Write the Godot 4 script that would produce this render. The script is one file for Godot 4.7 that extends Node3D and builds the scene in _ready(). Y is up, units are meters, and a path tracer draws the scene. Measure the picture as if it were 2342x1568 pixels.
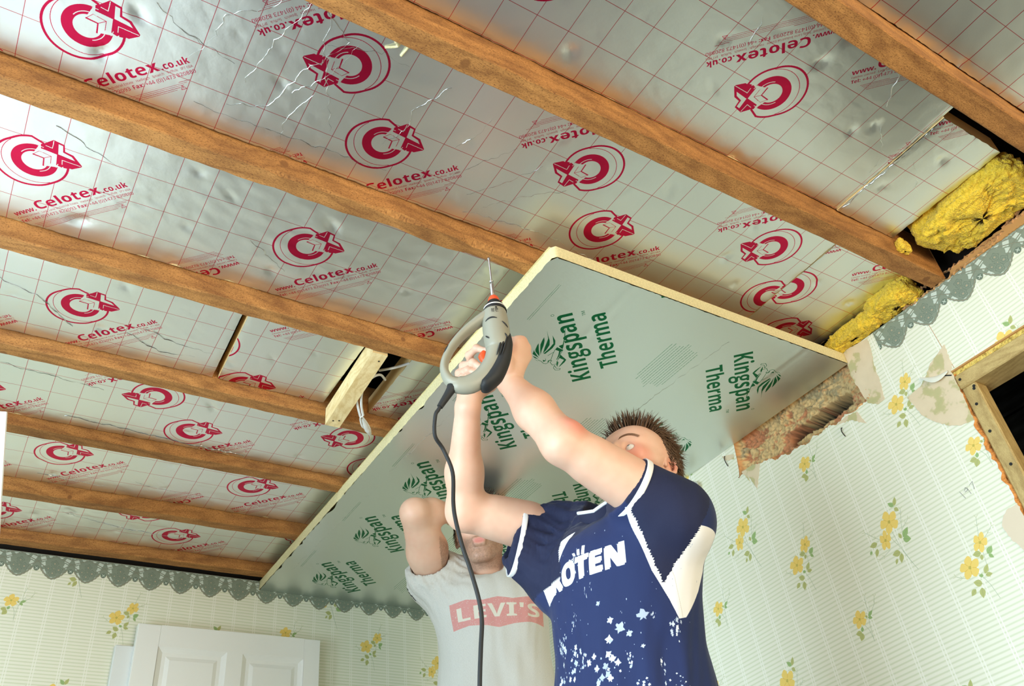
extends Node3D
# A ceiling being insulated: foil faced boards between old joists, two men fixing a lining board under them.
# Distances are metres. W(x, y, z): x along the joists to the right, y away from the lens, z above the lens.

const CH := 0.72
const ZJ := 1.61        # underside of the joists above the lens
const XW := 2.302       # face of the right wall
const YW := 3.668       # face of the back wall
const XL := -1.75       # left wall
const YF := -2.6        # wall behind the camera

var M := {}
var used_names := {}
var rng := RandomNumberGenerator.new()
var nz := FastNoiseLite.new()


func _ready() -> void:
	# ---- camera
	var cam := Camera3D.new()
	cam.name = "camera"
	cam.basis = Basis(Vector3(0.8471, -0.1001, 0.5219), Vector3(-0.2539, 0.7866, 0.5628), -Vector3(0.4669, 0.6093, -0.6409)).orthonormalized()
	cam.position = Vector3(0, CH, 0)
	cam.fov = 43.883
	cam.near = 0.05
	cam.far = 60.0
	add_child(cam)
	cam.current = true
	# ---- sky, exposure
	var we := WorldEnvironment.new()
	we.name = "environment"
	var env := Environment.new()
	var sky := Sky.new()
	var sm := ProceduralSkyMaterial.new()
	sm.sky_top_color = Color(0.55, 0.68, 0.88)
	sm.sky_horizon_color = Color(0.86, 0.90, 0.95)
	sm.ground_bottom_color = Color(0.30, 0.29, 0.27)
	sm.ground_horizon_color = Color(0.62, 0.62, 0.60)
	sm.sun_angle_max = 0.0
	sky.sky_material = sm
	env.background_mode = Environment.BG_SKY
	env.sky = sky
	env.background_energy_multiplier = 1.0
	env.tonemap_mode = Environment.TONE_MAPPER_LINEAR
	env.tonemap_exposure = 1.0
	env.sdfgi_enabled = true
	env.ssao_enabled = true
	env.ssil_enabled = true
	we.environment = env
	add_child(we)
	# ---- daylight through the two windows: one beside, one behind the camera
	day("daylight_side_window", W(XL + 0.05, 1.15, 0.12), Vector3(1, 0, 0), Vector2(2.1, 1.5), Color(0.84, 0.94, 1.0), 15.0)
	day("daylight_rear_window", W(0.95, YF + 0.05, 0.35), Vector3(0, 0, -1), Vector2(2.0, 1.35), Color(1.0, 0.92, 0.80), 11.0)
	rng.seed = 7
	nz.seed = 3
	nz.noise_type = FastNoiseLite.TYPE_SIMPLEX_SMOOTH
	nz.fractal_type = FastNoiseLite.FRACTAL_NONE
	nz.frequency = 1.0
	make_materials()
	build_room()
	build_ceiling()
	build_lining_board()
	build_fittings()
	build_people()


func day(called: String, at: Vector3, towards: Vector3, size: Vector2, col: Color, energy: float) -> void:
	var l := AreaLight3D.new()
	l.name = called
	l.area_size = size
	l.light_color = col
	l.light_energy = energy
	l.area_range = 12.0
	l.area_attenuation = 2.0
	l.shadow_enabled = true
	l.look_at_from_position(at, at + towards, Vector3.UP)
	add_child(l)


func W(x: float, y: float, z: float) -> Vector3:
	return Vector3(x, z + CH, -y)


# ------------------------------------------------------------------ mesh helpers
class Geo:
	var v := PackedVector3Array()
	var n := PackedVector3Array()
	var uv := PackedVector2Array()
	var col := PackedColorArray()
	var ix := PackedInt32Array()

	func add(p: Vector3, nn: Vector3, t := Vector2.ZERO) -> int:
		v.append(p)
		n.append(nn)
		uv.append(t)
		return v.size() - 1

	func tri(a: int, b: int, c: int) -> void:   # counter-clockwise seen from outside
		ix.append(a)
		ix.append(c)
		ix.append(b)

	func quad(a: Vector3, b: Vector3, c: Vector3, d: Vector3, ta := Vector2(0, 0), tb := Vector2(1, 0), tc := Vector2(1, 1), td := Vector2(0, 1)) -> void:
		var nn := (b - a).cross(d - a)
		if nn.length_squared() < 1e-16:
			nn = (c - b).cross(d - b)
		nn = nn.normalized()
		var i := add(a, nn, ta)
		add(b, nn, tb)
		add(c, nn, tc)
		add(d, nn, td)
		tri(i, i + 1, i + 2)
		tri(i, i + 2, i + 3)

	func facet(a: Vector3, b: Vector3, c: Vector3, ta := Vector2(0, 0), tb := Vector2(1, 0), tc := Vector2(0, 1)) -> void:
		var nn := (b - a).cross(c - a).normalized()
		var i := add(a, nn, ta)
		add(b, nn, tb)
		add(c, nn, tc)
		tri(i, i + 1, i + 2)

	# a grid of points (rows of equal length), smooth normals, optionally closed round each row
	func sheet(rows: Array, uvs: Array = [], closed := false, flip := false) -> void:
		var h := rows.size()
		var w: int = rows[0].size()
		var base := v.size()
		for j in h:
			var r: PackedVector3Array = rows[j]
			var ra: PackedVector3Array = rows[maxi(j - 1, 0)]
			var rb: PackedVector3Array = rows[mini(j + 1, h - 1)]
			for i in w:
				var i0 := i - 1
				var i1 := i + 1
				if closed:
					i0 = (i - 1 + w - 1) % (w - 1)
					i1 = (i + 1) % (w - 1) if i < w - 1 else 1
				else:
					i0 = maxi(i0, 0)
					i1 = mini(i1, w - 1)
				var nn := (r[i1] - r[i0]).cross(rb[i] - ra[i])
				nn = nn.normalized() if nn.length_squared() > 1e-20 else Vector3.UP
				if flip:
					nn = -nn
				var t := Vector2(float(i) / (w - 1), float(j) / (h - 1))
				if uvs.size():
					t = uvs[j][i]
				add(r[i], nn, t)
		for j in h - 1:
			for i in w - 1:
				var a := base + j * w + i
				if flip:
					tri(a, a + w, a + w + 1)
					tri(a, a + w + 1, a + 1)
				else:
					tri(a, a + 1, a + w + 1)
					tri(a, a + w + 1, a + w)

	func mesh() -> ArrayMesh:
		var arr := []
		arr.resize(Mesh.ARRAY_MAX)
		arr[Mesh.ARRAY_VERTEX] = v
		arr[Mesh.ARRAY_NORMAL] = n
		arr[Mesh.ARRAY_TEX_UV] = uv
		if col.size() == v.size():
			arr[Mesh.ARRAY_COLOR] = col
		arr[Mesh.ARRAY_INDEX] = ix
		var m := ArrayMesh.new()
		if v.size():
			m.add_surface_from_arrays(Mesh.PRIMITIVE_TRIANGLES, arr)
		return m


# box between two corners; uv runs in metres along the longest side
func box(g: Geo, lo: Vector3, hi: Vector3, bev := 0.0) -> void:
	loft_box(g, lo, hi, bev, Transform3D())


func loft_box(g: Geo, lo: Vector3, hi: Vector3, bev: float, t: Transform3D) -> void:
	var c := (lo + hi) / 2.0
	var s := (hi - lo) / 2.0
	var long := s.max_axis_index()
	for ax in 3:
		for sg in [-1.0, 1.0]:
			var u := (ax + 1) % 3
			var w := (ax + 2) % 3
			var su := s[u] - bev
			var sw := s[w] - bev
			var q := []
			for k in [[-1, -1], [1, -1], [1, 1], [-1, 1]]:
				var p := Vector3.ZERO
				p[ax] = sg * s[ax]
				p[u] = k[0] * su
				p[w] = k[1] * sw
				q.append(p)
			if sg < 0:
				q.reverse()
			var tt := []
			for p in q:
				tt.append(box_uv(p + c, ax, long))
			g.quad(t * (q[0] + c), t * (q[1] + c), t * (q[2] + c), t * (q[3] + c), tt[0], tt[1], tt[2], tt[3])
	if bev > 0.0:
		for ax in 3:                       # twelve chamfers
			var u := (ax + 1) % 3
			var w := (ax + 2) % 3
			for k in [[-1, -1], [1, -1], [1, 1], [-1, 1]]:
				var p0 := Vector3.ZERO
				var p1 := Vector3.ZERO
				p0[u] = k[0] * s[u]
				p0[w] = k[1] * (s[w] - bev)
				p1[u] = k[0] * (s[u] - bev)
				p1[w] = k[1] * s[w]
				var a := p0
				var b := p1
				var a2 := p0
				var b2 := p1
				a[ax] = -s[ax] + bev
				b[ax] = -s[ax] + bev
				a2[ax] = s[ax] - bev
				b2[ax] = s[ax] - bev
				var qq := [a, b, b2, a2]
				if ((b - a).cross(a2 - a)).dot(a + b) < 0:
					qq.reverse()
				var e := []
				for p in qq:
					e.append(box_uv(p + c, u, long))
				g.quad(t * (qq[0] + c), t * (qq[1] + c), t * (qq[2] + c), t * (qq[3] + c), e[0], e[1], e[2], e[3])
		for i in 8:                        # eight corners
			var k := Vector3(-1 if i & 1 else 1, -1 if i & 2 else 1, -1 if i & 4 else 1)
			var pts := []
			for ax in 3:
				var p := k * (s - Vector3.ONE * bev)
				p[ax] = k[ax] * s[ax]
				pts.append(p)
			if (pts[1] - pts[0]).cross(pts[2] - pts[0]).dot(k) < 0:
				pts.reverse()
			g.facet(t * (pts[0] + c), t * (pts[1] + c), t * (pts[2] + c))


func box_uv(p: Vector3, ax: int, long: int) -> Vector2:
	var other := 3 - ax - long if ax != long else (long + 1) % 3
	if ax == long:
		return Vector2(p[(long + 2) % 3], p[other])
	return Vector2(p[long], p[other] + 0.31 * ax)


func tube(g: Geo, pts: Array, radii: Array, sides := 10, caps := true) -> void:
	var rows := []
	var m := pts.size()
	var up := Vector3(0.13, 0.9, 0.31)
	var len := 0.0
	var uvs := []
	for i in m:
		var d: Vector3 = (pts[mini(i + 1, m - 1)] - pts[maxi(i - 1, 0)])
		d = d.normalized() if d.length() > 1e-9 else Vector3.UP
		if absf(d.dot(up.normalized())) > 0.97:
			up = Vector3(0.9, 0.1, 0.4)
		var s := d.cross(up).normalized()
		var t := s.cross(d).normalized()
		up = t
		if i > 0:
			len += (pts[i] - pts[i - 1]).length()
		var r := PackedVector3Array()
		var ru := PackedVector2Array()
		var rad: float = radii[i] if i < radii.size() else radii[-1]
		for k in sides + 1:
			var a := TAU * (k % sides) / sides
			r.append(pts[i] + (s * cos(a) + t * sin(a)) * rad)
			ru.append(Vector2(len, float(k) / sides))
		rows.append(r)
		uvs.append(ru)
	g.sheet(rows, uvs, true, true)
	if caps:
		for e in [0, m - 1]:
			var r: PackedVector3Array = rows[e]
			for k in sides:
				if e == 0:
					g.facet(pts[e], r[k], r[k + 1])
				else:
					g.facet(pts[e], r[k + 1], r[k])


# smooth path through points
func curve(pts: Array, per := 6) -> Array:
	var out := []
	var m := pts.size()
	for i in m - 1:
		var a: Vector3 = pts[maxi(i - 1, 0)]
		var b: Vector3 = pts[i]
		var c: Vector3 = pts[i + 1]
		var d: Vector3 = pts[mini(i + 2, m - 1)]
		for k in per:
			out.append(b.cubic_interpolate(c, a, d, float(k) / per))
	out.append(pts[m - 1])
	return out


# flat polygon (2D points, x right / y up) pushed along z from 0 to depth, placed by t
func prism(g: Geo, poly: PackedVector2Array, depth: float, t: Transform3D, uvt := Transform2D(), bev := 0.0) -> void:
	var p := poly
	if Geometry2D.is_polygon_clockwise(p):
		p = p.duplicate()
		p.reverse()
	var tris := Geometry2D.triangulate_polygon(p)
	var inner := p
	if bev > 0.0:
		var off := Geometry2D.offset_polygon(p, -bev)
		if off.size() == 1:
			inner = off[0]
			if Geometry2D.is_polygon_clockwise(inner):
				inner.reverse()
			if inner.size() != p.size():
				inner = p
	var ti := Geometry2D.triangulate_polygon(inner)
	for k in range(0, ti.size(), 3):
		var a := inner[ti[k]]
		var b := inner[ti[k + 1]]
		var c := inner[ti[k + 2]]
		if (b - a).cross(c - a) < 0:
			var x := b
			b = c
			c = x
		g.facet(t * Vector3(a.x, a.y, depth), t * Vector3(b.x, b.y, depth), t * Vector3(c.x, c.y, depth), uvt * a, uvt * b, uvt * c)
	for k in range(0, tris.size(), 3):
		var a := p[tris[k]]
		var b := p[tris[k + 1]]
		var c := p[tris[k + 2]]
		if (b - a).cross(c - a) < 0:
			var x := b
			b = c
			c = x
		g.facet(t * Vector3(a.x, a.y, 0), t * Vector3(c.x, c.y, 0), t * Vector3(b.x, b.y, 0), uvt * a, uvt * c, uvt * b)
	for i in p.size():
		var a := p[i]
		var b := p[(i + 1) % p.size()]
		var ia := inner[i]
		var ib := inner[(i + 1) % p.size()]
		g.quad(t * Vector3(a.x, a.y, 0), t * Vector3(b.x, b.y, 0), t * Vector3(ib.x, ib.y, depth), t * Vector3(ia.x, ia.y, depth), uvt * a, uvt * b, uvt * ib, uvt * ia)


# solid of revolution round the local y axis; profile of (radius, height)
func lathe(g: Geo, profile: Array, t: Transform3D, sides := 24) -> void:
	var rows := []
	for p in profile:
		var r := PackedVector3Array()
		for k in sides + 1:
			var a := TAU * (k % sides) / sides
			r.append(t * Vector3(p.x * cos(a), p.y, -p.x * sin(a)))
		rows.append(r)
	g.sheet(rows, [], true)


func pv(a: Array) -> PackedVector2Array:    # flat list of numbers -> points
	var p := PackedVector2Array()
	for i in range(0, a.size(), 2):
		p.append(Vector2(a[i], a[i + 1]))
	return p


func mm(a: Array) -> PackedVector2Array:    # the same in millimetres
	var p := PackedVector2Array()
	for i in range(0, a.size(), 2):
		p.append(Vector2(a[i], a[i + 1]) * 0.001)
	return p


# ------------------------------------------------------------------ naming
func numbered(called: String) -> String:
	var k: int = used_names.get(called, 0)
	used_names[called] = k + 1
	return called if k == 0 else "%s_%03d" % [called, k]


func obj(called: String, g, m: Material, parent: Node = self) -> MeshInstance3D:
	var o := MeshInstance3D.new()
	o.mesh = g.mesh() if g is Geo else g
	o.material_override = m
	if parent == self:
		o.name = numbered(called)
		add_child(o)
	else:
		o.name = called
		var k := 0
		while parent.has_node(NodePath(o.name)):
			k += 1
			o.name = "%s_%03d" % [called, k]
		parent.add_child(o, true)
	return o


func thing(called: String, label: String, category: String, at := Vector3.ZERO, group := "") -> Node3D:
	var o := Node3D.new()
	o.name = numbered(called)
	o.position = at
	add_child(o)
	return tag(o, label, category, group)


func tag(o: Node3D, label: String, category: String, group := "") -> Node3D:
	o.set_meta("label", label)
	o.set_meta("category", category)
	o.set_meta("kind", "thing")
	if group:
		o.set_meta("group", group)
	return o


func structure(o: Node3D, label := "") -> Node3D:
	o.set_meta("kind", "structure")
	if label:
		o.set_meta("label", label)
	return o


# shift a mesh built in world coordinates so that its node sits at `at`
func rebase(g: Geo, at: Vector3) -> Geo:
	for i in g.v.size():
		g.v[i] -= at
	return g


# ------------------------------------------------------------------ drawing into images
func fill_poly(img: Image, polys: Array, c: Color) -> void:
	var lo := 1e9
	var hi := -1e9
	for p in polys:
		for q in p:
			lo = minf(lo, q.y)
			hi = maxf(hi, q.y)
	var h := img.get_height()
	var w := img.get_width()
	for y in range(maxi(0, int(floor(lo))), mini(h - 1, int(ceil(hi))) + 1):
		var yy := y + 0.5
		var xs := PackedFloat32Array()
		for p in polys:
			var m: int = p.size()
			var a: Vector2 = p[m - 1]
			for i in m:
				var b: Vector2 = p[i]
				if (a.y <= yy) != (b.y <= yy):
					xs.append(a.x + (b.x - a.x) * (yy - a.y) / (b.y - a.y))
				a = b
		xs.sort()
		for i in range(0, xs.size() - 1, 2):
			var x0 := maxi(0, int(round(xs[i])))
			var x1 := mini(w, int(round(xs[i + 1])))
			if x1 > x0:
				img.fill_rect(Rect2i(x0, y, x1 - x0, 1), c)


# draw with wrap-around when tiled
var wrap_rows := true
func ink(img: Image, polys: Array, t: Transform2D, c: Color, wrap := true) -> void:
	var out := []
	var bb := Rect2()
	for p in polys:
		var q: PackedVector2Array = t * p
		if out.is_empty():
			bb = Rect2(q[0], Vector2.ZERO)
		for s in q:
			bb = bb.expand(s)
		out.append(q)
	var sz := Vector2(img.get_size())
	var nx := 1 if wrap else 0
	for i in range(-nx, nx + 1):
		for j in range(-nx, nx + 1) if wrap_rows else [0]:
			var off := Vector2(i, j) * sz
			if Rect2(bb.position + off, bb.size).intersects(Rect2(Vector2.ZERO, sz)):
				var mv := []
				for q in out:
					mv.append(Transform2D(0, off) * q)
				fill_poly(img, mv, c)


func stroke(img: Image, pts: PackedVector2Array, wid: float, t: Transform2D, c: Color, wrap := true) -> void:
	for i in pts.size() - 1:
		var d := (pts[i + 1] - pts[i])
		if d.length() < 1e-9:
			continue
		d = d.normalized()
		var s := Vector2(-d.y, d.x) * wid / 2.0
		var e := d * wid * 0.3
		ink(img, [PackedVector2Array([pts[i] - s - e, pts[i + 1] - s + e, pts[i + 1] + s + e, pts[i] + s - e])], t, c, wrap)


func arc(c: Vector2, r: float, a0: float, a1: float, m := 24) -> PackedVector2Array:
	var p := PackedVector2Array()
	for i in m + 1:
		var a := deg_to_rad(lerpf(a0, a1, float(i) / m))
		p.append(c + Vector2(cos(a), sin(a)) * r)
	return p


# lettering as triangles, scaled so that it fills the box (x, y = baseline left, w wide; h = cap height, 0 keeps the proportion)
func letters(txt: String, at: Vector2, w: float, h: float, bold := true, fam := "Droid Sans") -> Array:
	var tm := TextMesh.new()
	var f := SystemFont.new()
	f.font_names = PackedStringArray([fam])
	f.font_weight = 700 if bold else 400
	tm.font = f
	tm.font_size = 64
	tm.pixel_size = 0.01
	tm.depth = 0.0
	tm.horizontal_alignment = HORIZONTAL_ALIGNMENT_LEFT
	tm.text = "H"
	var cap := tm.get_aabb().size.y
	var base := tm.get_aabb().position.y
	tm.text = txt
	var arr := tm.get_mesh_arrays()
	var vs: PackedVector3Array = arr[Mesh.ARRAY_VERTEX]
	var ids: PackedInt32Array = arr[Mesh.ARRAY_INDEX] if arr[Mesh.ARRAY_INDEX] != null else PackedInt32Array(range(vs.size()))
	var x0 := 1e9
	var x1 := -1e9
	for p in vs:
		x0 = minf(x0, p.x)
		x1 = maxf(x1, p.x)
	var sx := w / (x1 - x0)
	var sy := h / cap if h > 0.0 else sx
	var out := []
	for k in range(0, ids.size(), 3):
		var t := PackedVector2Array()
		for j in 3:
			var p := vs[ids[k + j]]
			t.append(at + Vector2((p.x - x0) * sx, (p.y - base) * sy))
		out.append(t)
	return out


func write(img: Image, tris: Array, t: Transform2D, c: Color, wrap := true) -> void:
	for q in tris:
		ink(img, [q], t, c, wrap)


# ------------------------------------------------------------------ materials
func plain(c: Color, rough := 0.7, metal := 0.0) -> StandardMaterial3D:
	var m := StandardMaterial3D.new()
	m.albedo_color = c
	m.roughness = rough
	m.metallic = metal
	return m


func rgb(r: float, g: float, b: float) -> Color:
	return Color(r / 255.0, g / 255.0, b / 255.0)


func textured(img: Image, rough: float, sc := Vector2.ONE, metal := 0.0) -> StandardMaterial3D:
	var m := plain(Color.WHITE, rough, metal)
	m.albedo_texture = ImageTexture.create_from_image(img)
	m.uv1_scale = Vector3(sc.x, sc.y, 1)
	return m


func bumpy(m: StandardMaterial3D, img: Image, cm: float) -> StandardMaterial3D:
	m.heightmap_enabled = true
	m.heightmap_texture = ImageTexture.create_from_image(img)
	m.heightmap_scale = cm
	return m


func noise_tex(freq: float, sd: int, oct := 4, size := 512, ramp: Array = [], normal := false, bump := 4.0) -> NoiseTexture2D:
	var f := FastNoiseLite.new()
	f.seed = sd
	f.frequency = freq
	f.noise_type = FastNoiseLite.TYPE_SIMPLEX_SMOOTH
	f.fractal_octaves = oct
	var t := NoiseTexture2D.new()
	t.width = size
	t.height = size
	t.seamless = true
	t.noise = f
	if normal:
		t.as_normal_map = true
		t.bump_strength = bump
	elif ramp.size():
		var gr := Gradient.new()
		gr.offsets = PackedFloat32Array(ramp.map(func(r): return r[0]))
		gr.colors = PackedColorArray(ramp.map(func(r): return r[1]))
		t.color_ramp = gr
	return t


# timber: grain along u, with rings bent round knots
func wood(w: int, h: int, light: Color, dark: Color, sd: int, rings: float, knots: Array, saw: float) -> Image:
	var img := Image.create(w, h, false, Image.FORMAT_RGB8)
	var f := FastNoiseLite.new()
	f.seed = sd
	f.frequency = 1.0
	f.fractal_octaves = 3
	for y in h:
		var vy := float(y) / h
		for x in w:
			var ux := float(x) / w
			# seamless along u: blend of two stretches
			var bend := f.get_noise_2d(cos(ux * TAU) * 0.7 + 9.0, sin(ux * TAU) * 0.7 + vy * 1.6) * 0.24
			var kn := 0.0
			for k in knots:
				var dx: float = (ux - k.x) * 8.0
				var dy: float = vy - k.y
				var d := sqrt(dx * dx + dy * dy)
				bend += dy * 0.9 * exp(-d * d / (k.z * k.z * 5.0))
				kn = maxf(kn, smoothstep(k.z, k.z * 0.55, d))
			var s := sin((vy + bend) * rings * TAU) * 0.5 + 0.5
			var fine := f.get_noise_2d(ux * 70.0, vy * 210.0 + 31.0)
			var fleck := f.get_noise_2d(ux * 260.0, vy * 60.0 + 77.0)
			var blot := f.get_noise_2d(cos(ux * TAU) * 1.6 - 5.0, sin(ux * TAU) * 1.6 + vy * 2.0 + 60.0)
			var t := clampf(0.30 + s * s * 0.25 + fine * 0.42 + maxf(0.0, fleck - 0.22) * saw * 2.4 + blot * 0.32, 0.0, 1.0)
			t = lerpf(t, 0.95, kn * 0.75)
			img.set_pixel(x, y, light.lerp(dark, t))
	return img


func grey_of(img: Image) -> Image:
	var g: Image = img.duplicate()
	g.convert(Image.FORMAT_L8)
	return g


func make_materials() -> void:
	wrap_rows = false
	foil_print()
	wrap_rows = true
	lining_print()
	wallpaper()
	var wd := wood(1024, 256, rgb(196, 138, 74), rgb(116, 72, 30), 11, 5.0, [Vector3(0.22, 0.36, 0.07), Vector3(0.71, 0.68, 0.05)], 1.0)
	M.joist = bumpy(textured(wd, 0.75, Vector2(0.62, 4.6)), grey_of(wd), 0.10)
	var pw := wood(512, 256, rgb(246, 226, 176), rgb(206, 170, 108), 23, 6.0, [Vector3(0.30, 0.42, 0.05)], 0.3)
	M.pine = bumpy(textured(pw, 0.6, Vector2(1.5, 8.0)), grey_of(pw), 0.02)
	var tw := wood(1024, 256, rgb(206, 182, 122), rgb(150, 122, 70), 31, 5.5, [Vector3(0.17, 0.5, 0.06), Vector3(0.62, 0.3, 0.05)], 0.3)
	M.treated = bumpy(textured(tw, 0.65, Vector2(1.1, 6.5)), grey_of(tw), 0.03)
	M.foam = plain(rgb(246, 232, 184), 0.9)
	M.foam.albedo_texture = noise_tex(0.05, 5, 4, 256, [[0.0, rgb(225, 225, 210)], [1.0, rgb(255, 255, 255)]])
	M.foam.uv1_triplanar = true
	M.foam.uv1_scale = Vector3.ONE * 9.0
	bump_noise(M.foam, 0.09, 0.12)
	M.core = plain(rgb(232, 200, 140), 0.9)
	M.paint = plain(rgb(240, 243, 240), 0.35)
	M.frame_paint = plain(rgb(226, 232, 232), 0.4)
	M.dark = plain(rgb(44, 36, 28), 0.95)
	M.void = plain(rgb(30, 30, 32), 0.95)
	M.slate = plain(rgb(70, 78, 88), 0.8)
	M.slate.albedo_texture = noise_tex(0.02, 14, 4, 256, [[0.0, rgb(110, 118, 128)], [1.0, rgb(255, 255, 255)]])
	M.slate.uv1_triplanar = true
	M.slate.uv1_scale = Vector3(1.5, 6.0, 1.5)
	M.plaster = plain(rgb(206, 170, 118), 0.95)
	M.plaster.albedo_texture = noise_tex(0.02, 8, 5, 512, [[0.0, rgb(150, 128, 100)], [0.45, rgb(235, 220, 190)], [0.75, rgb(255, 246, 225)], [1.0, rgb(255, 190, 140)]])
	M.plaster.uv1_triplanar = true
	M.plaster.uv1_scale = Vector3.ONE * 5.0
	bump_noise(M.plaster, 0.05, 0.5, 5.0)
	M.brick = M.plaster.duplicate()
	M.brick.albedo_color = rgb(196, 132, 88)
	M.mortar = M.plaster.duplicate()
	M.mortar.albedo_color = rgb(176, 158, 124)
	M.skim = plain(rgb(226, 212, 186), 0.9)
	M.skim.albedo_texture = noise_tex(0.008, 18, 4, 512, [[0.0, rgb(206, 218, 180)], [0.34, rgb(218, 222, 190)], [0.46, rgb(248, 244, 236)], [1.0, rgb(255, 252, 245)]])
	M.skim.uv1_triplanar = true
	M.skim.uv1_scale = Vector3.ONE * 3.0
	M.bare = plain(rgb(222, 208, 184), 0.9)
	M.paper_back = plain(rgb(226, 228, 216), 0.9)
	M.card = plain(rgb(190, 142, 84), 0.9)
	M.ceil_plaster = M.plaster.duplicate()
	M.ceil_plaster.albedo_color = rgb(232, 196, 160)
	M.wool = plain(rgb(246, 216, 92), 1.0)
	M.wool.albedo_texture = noise_tex(0.03, 28, 5, 512, [[0.0, rgb(196, 186, 90)], [0.5, rgb(255, 240, 170)], [1.0, rgb(255, 255, 235)]])
	M.wool.uv1_triplanar = true
	M.wool.uv1_scale = Vector3.ONE * 5.0
	M.wool.rim_enabled = true
	M.wool.rim = 0.5
	bump_noise(M.wool, 0.06, 0.6, 6.0)
	M.cable = plain(rgb(226, 226, 222), 0.4)
	M.tape = plain(rgb(214, 214, 206), 0.3)
	M.black = plain(rgb(28, 29, 31), 0.5)
	M.rubber = plain(rgb(34, 36, 38), 0.65)
	M.steel = plain(rgb(206, 206, 206), 0.28, 1.0)
	M.wire = plain(rgb(40, 40, 38), 0.5, 0.6)
	M.tool_grey = plain(rgb(152, 150, 134), 0.45)
	M.orange = plain(rgb(226, 84, 40), 0.4)
	M.plaster_edge = M.plaster.duplicate()
	M.plaster_edge.albedo_color = rgb(232, 164, 96)
	M.yellow = M.plaster.duplicate()
	M.yellow.albedo_color = rgb(250, 232, 140)
	M.pencil = plain(rgb(150, 152, 146), 0.8)
	M.floor = plain(rgb(120, 106, 92), 0.8)
	M.floor.albedo_texture = noise_tex(0.01, 44, 5, 512, [[0.0, rgb(180, 176, 170)], [1.0, rgb(255, 255, 255)]])
	M.floor.uv1_triplanar = true
	M.floor.uv1_scale = Vector3.ONE * 0.8
	M.emulsion = plain(rgb(222, 222, 206), 0.85)
	var gl := plain(Color(0.9, 0.97, 1.0, 0.08), 0.02)
	gl.transparency = BaseMaterial3D.TRANSPARENCY_ALPHA
	M.glass = gl


func bump_noise(m: StandardMaterial3D, freq: float, cm: float, _sc := 1.0) -> void:
	m.heightmap_enabled = true
	m.heightmap_texture = noise_tex(freq, 71, 5, 512)
	m.heightmap_scale = cm


# the red print of the foil boards, one repeat (0.665 m) wide. Kind 0: a run of three rows of emblems; kind 1: the last row; kind 2: the grid alone.
# Texture coordinate v is measured from an upright emblem's middle (kind 0: the first, kind 1: the one before).
const FX := 0.665
const FY := 0.5
const FTOP := [-0.215, 0.090, 0.0]
const FHIGH := [0.85, 0.46, 0.1]
func foil_print() -> void:
	var w := 1602
	var base := rgb(232, 236, 234)
	var red := rgb(206, 34, 78)
	var thin := rgb(196, 78, 92)
	M.foil = []
	var nrm := noise_tex(0.012, 91, 5, 1024, [], true, 2.2)
	var sx := w / FX
	for kind in 3:
		var h := int(FHIGH[kind] * sx)
		var img := Image.create(w if kind < 2 else w / 8, h, false, Image.FORMAT_RGB8)
		img.fill(base)
		for i in 8:
			var x := int((0.050 + i * FX / 8.0) * sx)
			img.fill_rect(Rect2i(x % img.get_width(), 0, 3, h), thin)
		for i in 10:
			var y := int((0.028 - 0.3 + i * 0.1 - FTOP[kind]) * sx)
			img.fill_rect(Rect2i(0, y, w, 3), thin)
		var r := sqrt(0.5)
		for e in [[], [1, 0.0, 0.0], [-1, -0.157, 0.324], [1, 0.0, 0.5], [-1, -0.157, 0.824]] if kind == 0 else ([[1, 0.0, 0.0], [-1, -0.157, 0.324]] if kind == 1 else []):
			if e.is_empty():
				continue
			var s: float = e[0]
			var at := Vector2(fposmod(e[1], FX), e[2] - FTOP[kind]) * sx
			var t := Transform2D(Vector2(r, -r) * s * sx, Vector2(-r, -r) * s * sx, at)
			one_print(img, t, base, red, thin)
		var m := textured(img, 0.40, Vector2.ONE, 1.0)
		m.normal_enabled = true
		m.normal_texture = nrm
		m.normal_scale = 0.35
		M.foil.append(m)
	M.crease = plain(rgb(238, 241, 240), 0.22, 1.0)


func one_print(img: Image, t: Transform2D, base: Color, red: Color, thin: Color) -> void:
	emblem(img, t, base, red)
	write(img, letters("www.", Vector2(-0.1488, -0.1318), 0.058, 0.0135), t, red)
	write(img, letters("Celotex", Vector2(-0.0865, -0.1312), 0.174, 0.0265), t, red)
	write(img, letters(".co.uk", Vector2(0.0905, -0.1322), 0.067, 0.0165), t, red)
	write(img, letters("Celotex Limited   Lady Lane Industrial Estate   Hadleigh   Ipswich   Suffolk   IP7 6BA", Vector2(-0.149, -0.1432), 0.307, 0.0058, false), t, thin)
	write(img, letters("Tel:", Vector2(-0.149, -0.1578), 0.023, 0.0098), t, red)
	write(img, letters("+44 (0)1473 822093", Vector2(-0.121, -0.1578), 0.121, 0.0092, false), t, red)
	write(img, letters("Fax:", Vector2(0.0075, -0.1578), 0.026, 0.0098), t, red)
	write(img, letters("+44 (0)1473 820880", Vector2(0.038, -0.1578), 0.119, 0.0092, false), t, red)
	for k in 5:
		var y := -0.170 - k * 0.0042
		var x := -0.125 + k * 0.004
		var xe := 0.135 - k * 0.010
		while x < xe:
			var d := 0.004 + rng.randf() * 0.012
			if k > 0 or x < -0.06 or x > 0.1:
				stroke(img, PackedVector2Array([Vector2(x, y), Vector2(minf(x + d, xe), y)]), 0.0010, t, thin, true)
			x += d + 0.0012
	stroke(img, mm([104, -189, 116, -189, 110, -179, 104, -189]), 0.0011, t, red)
	stroke(img, mm([110, -182, 110, -186]), 0.0011, t, red)


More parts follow.
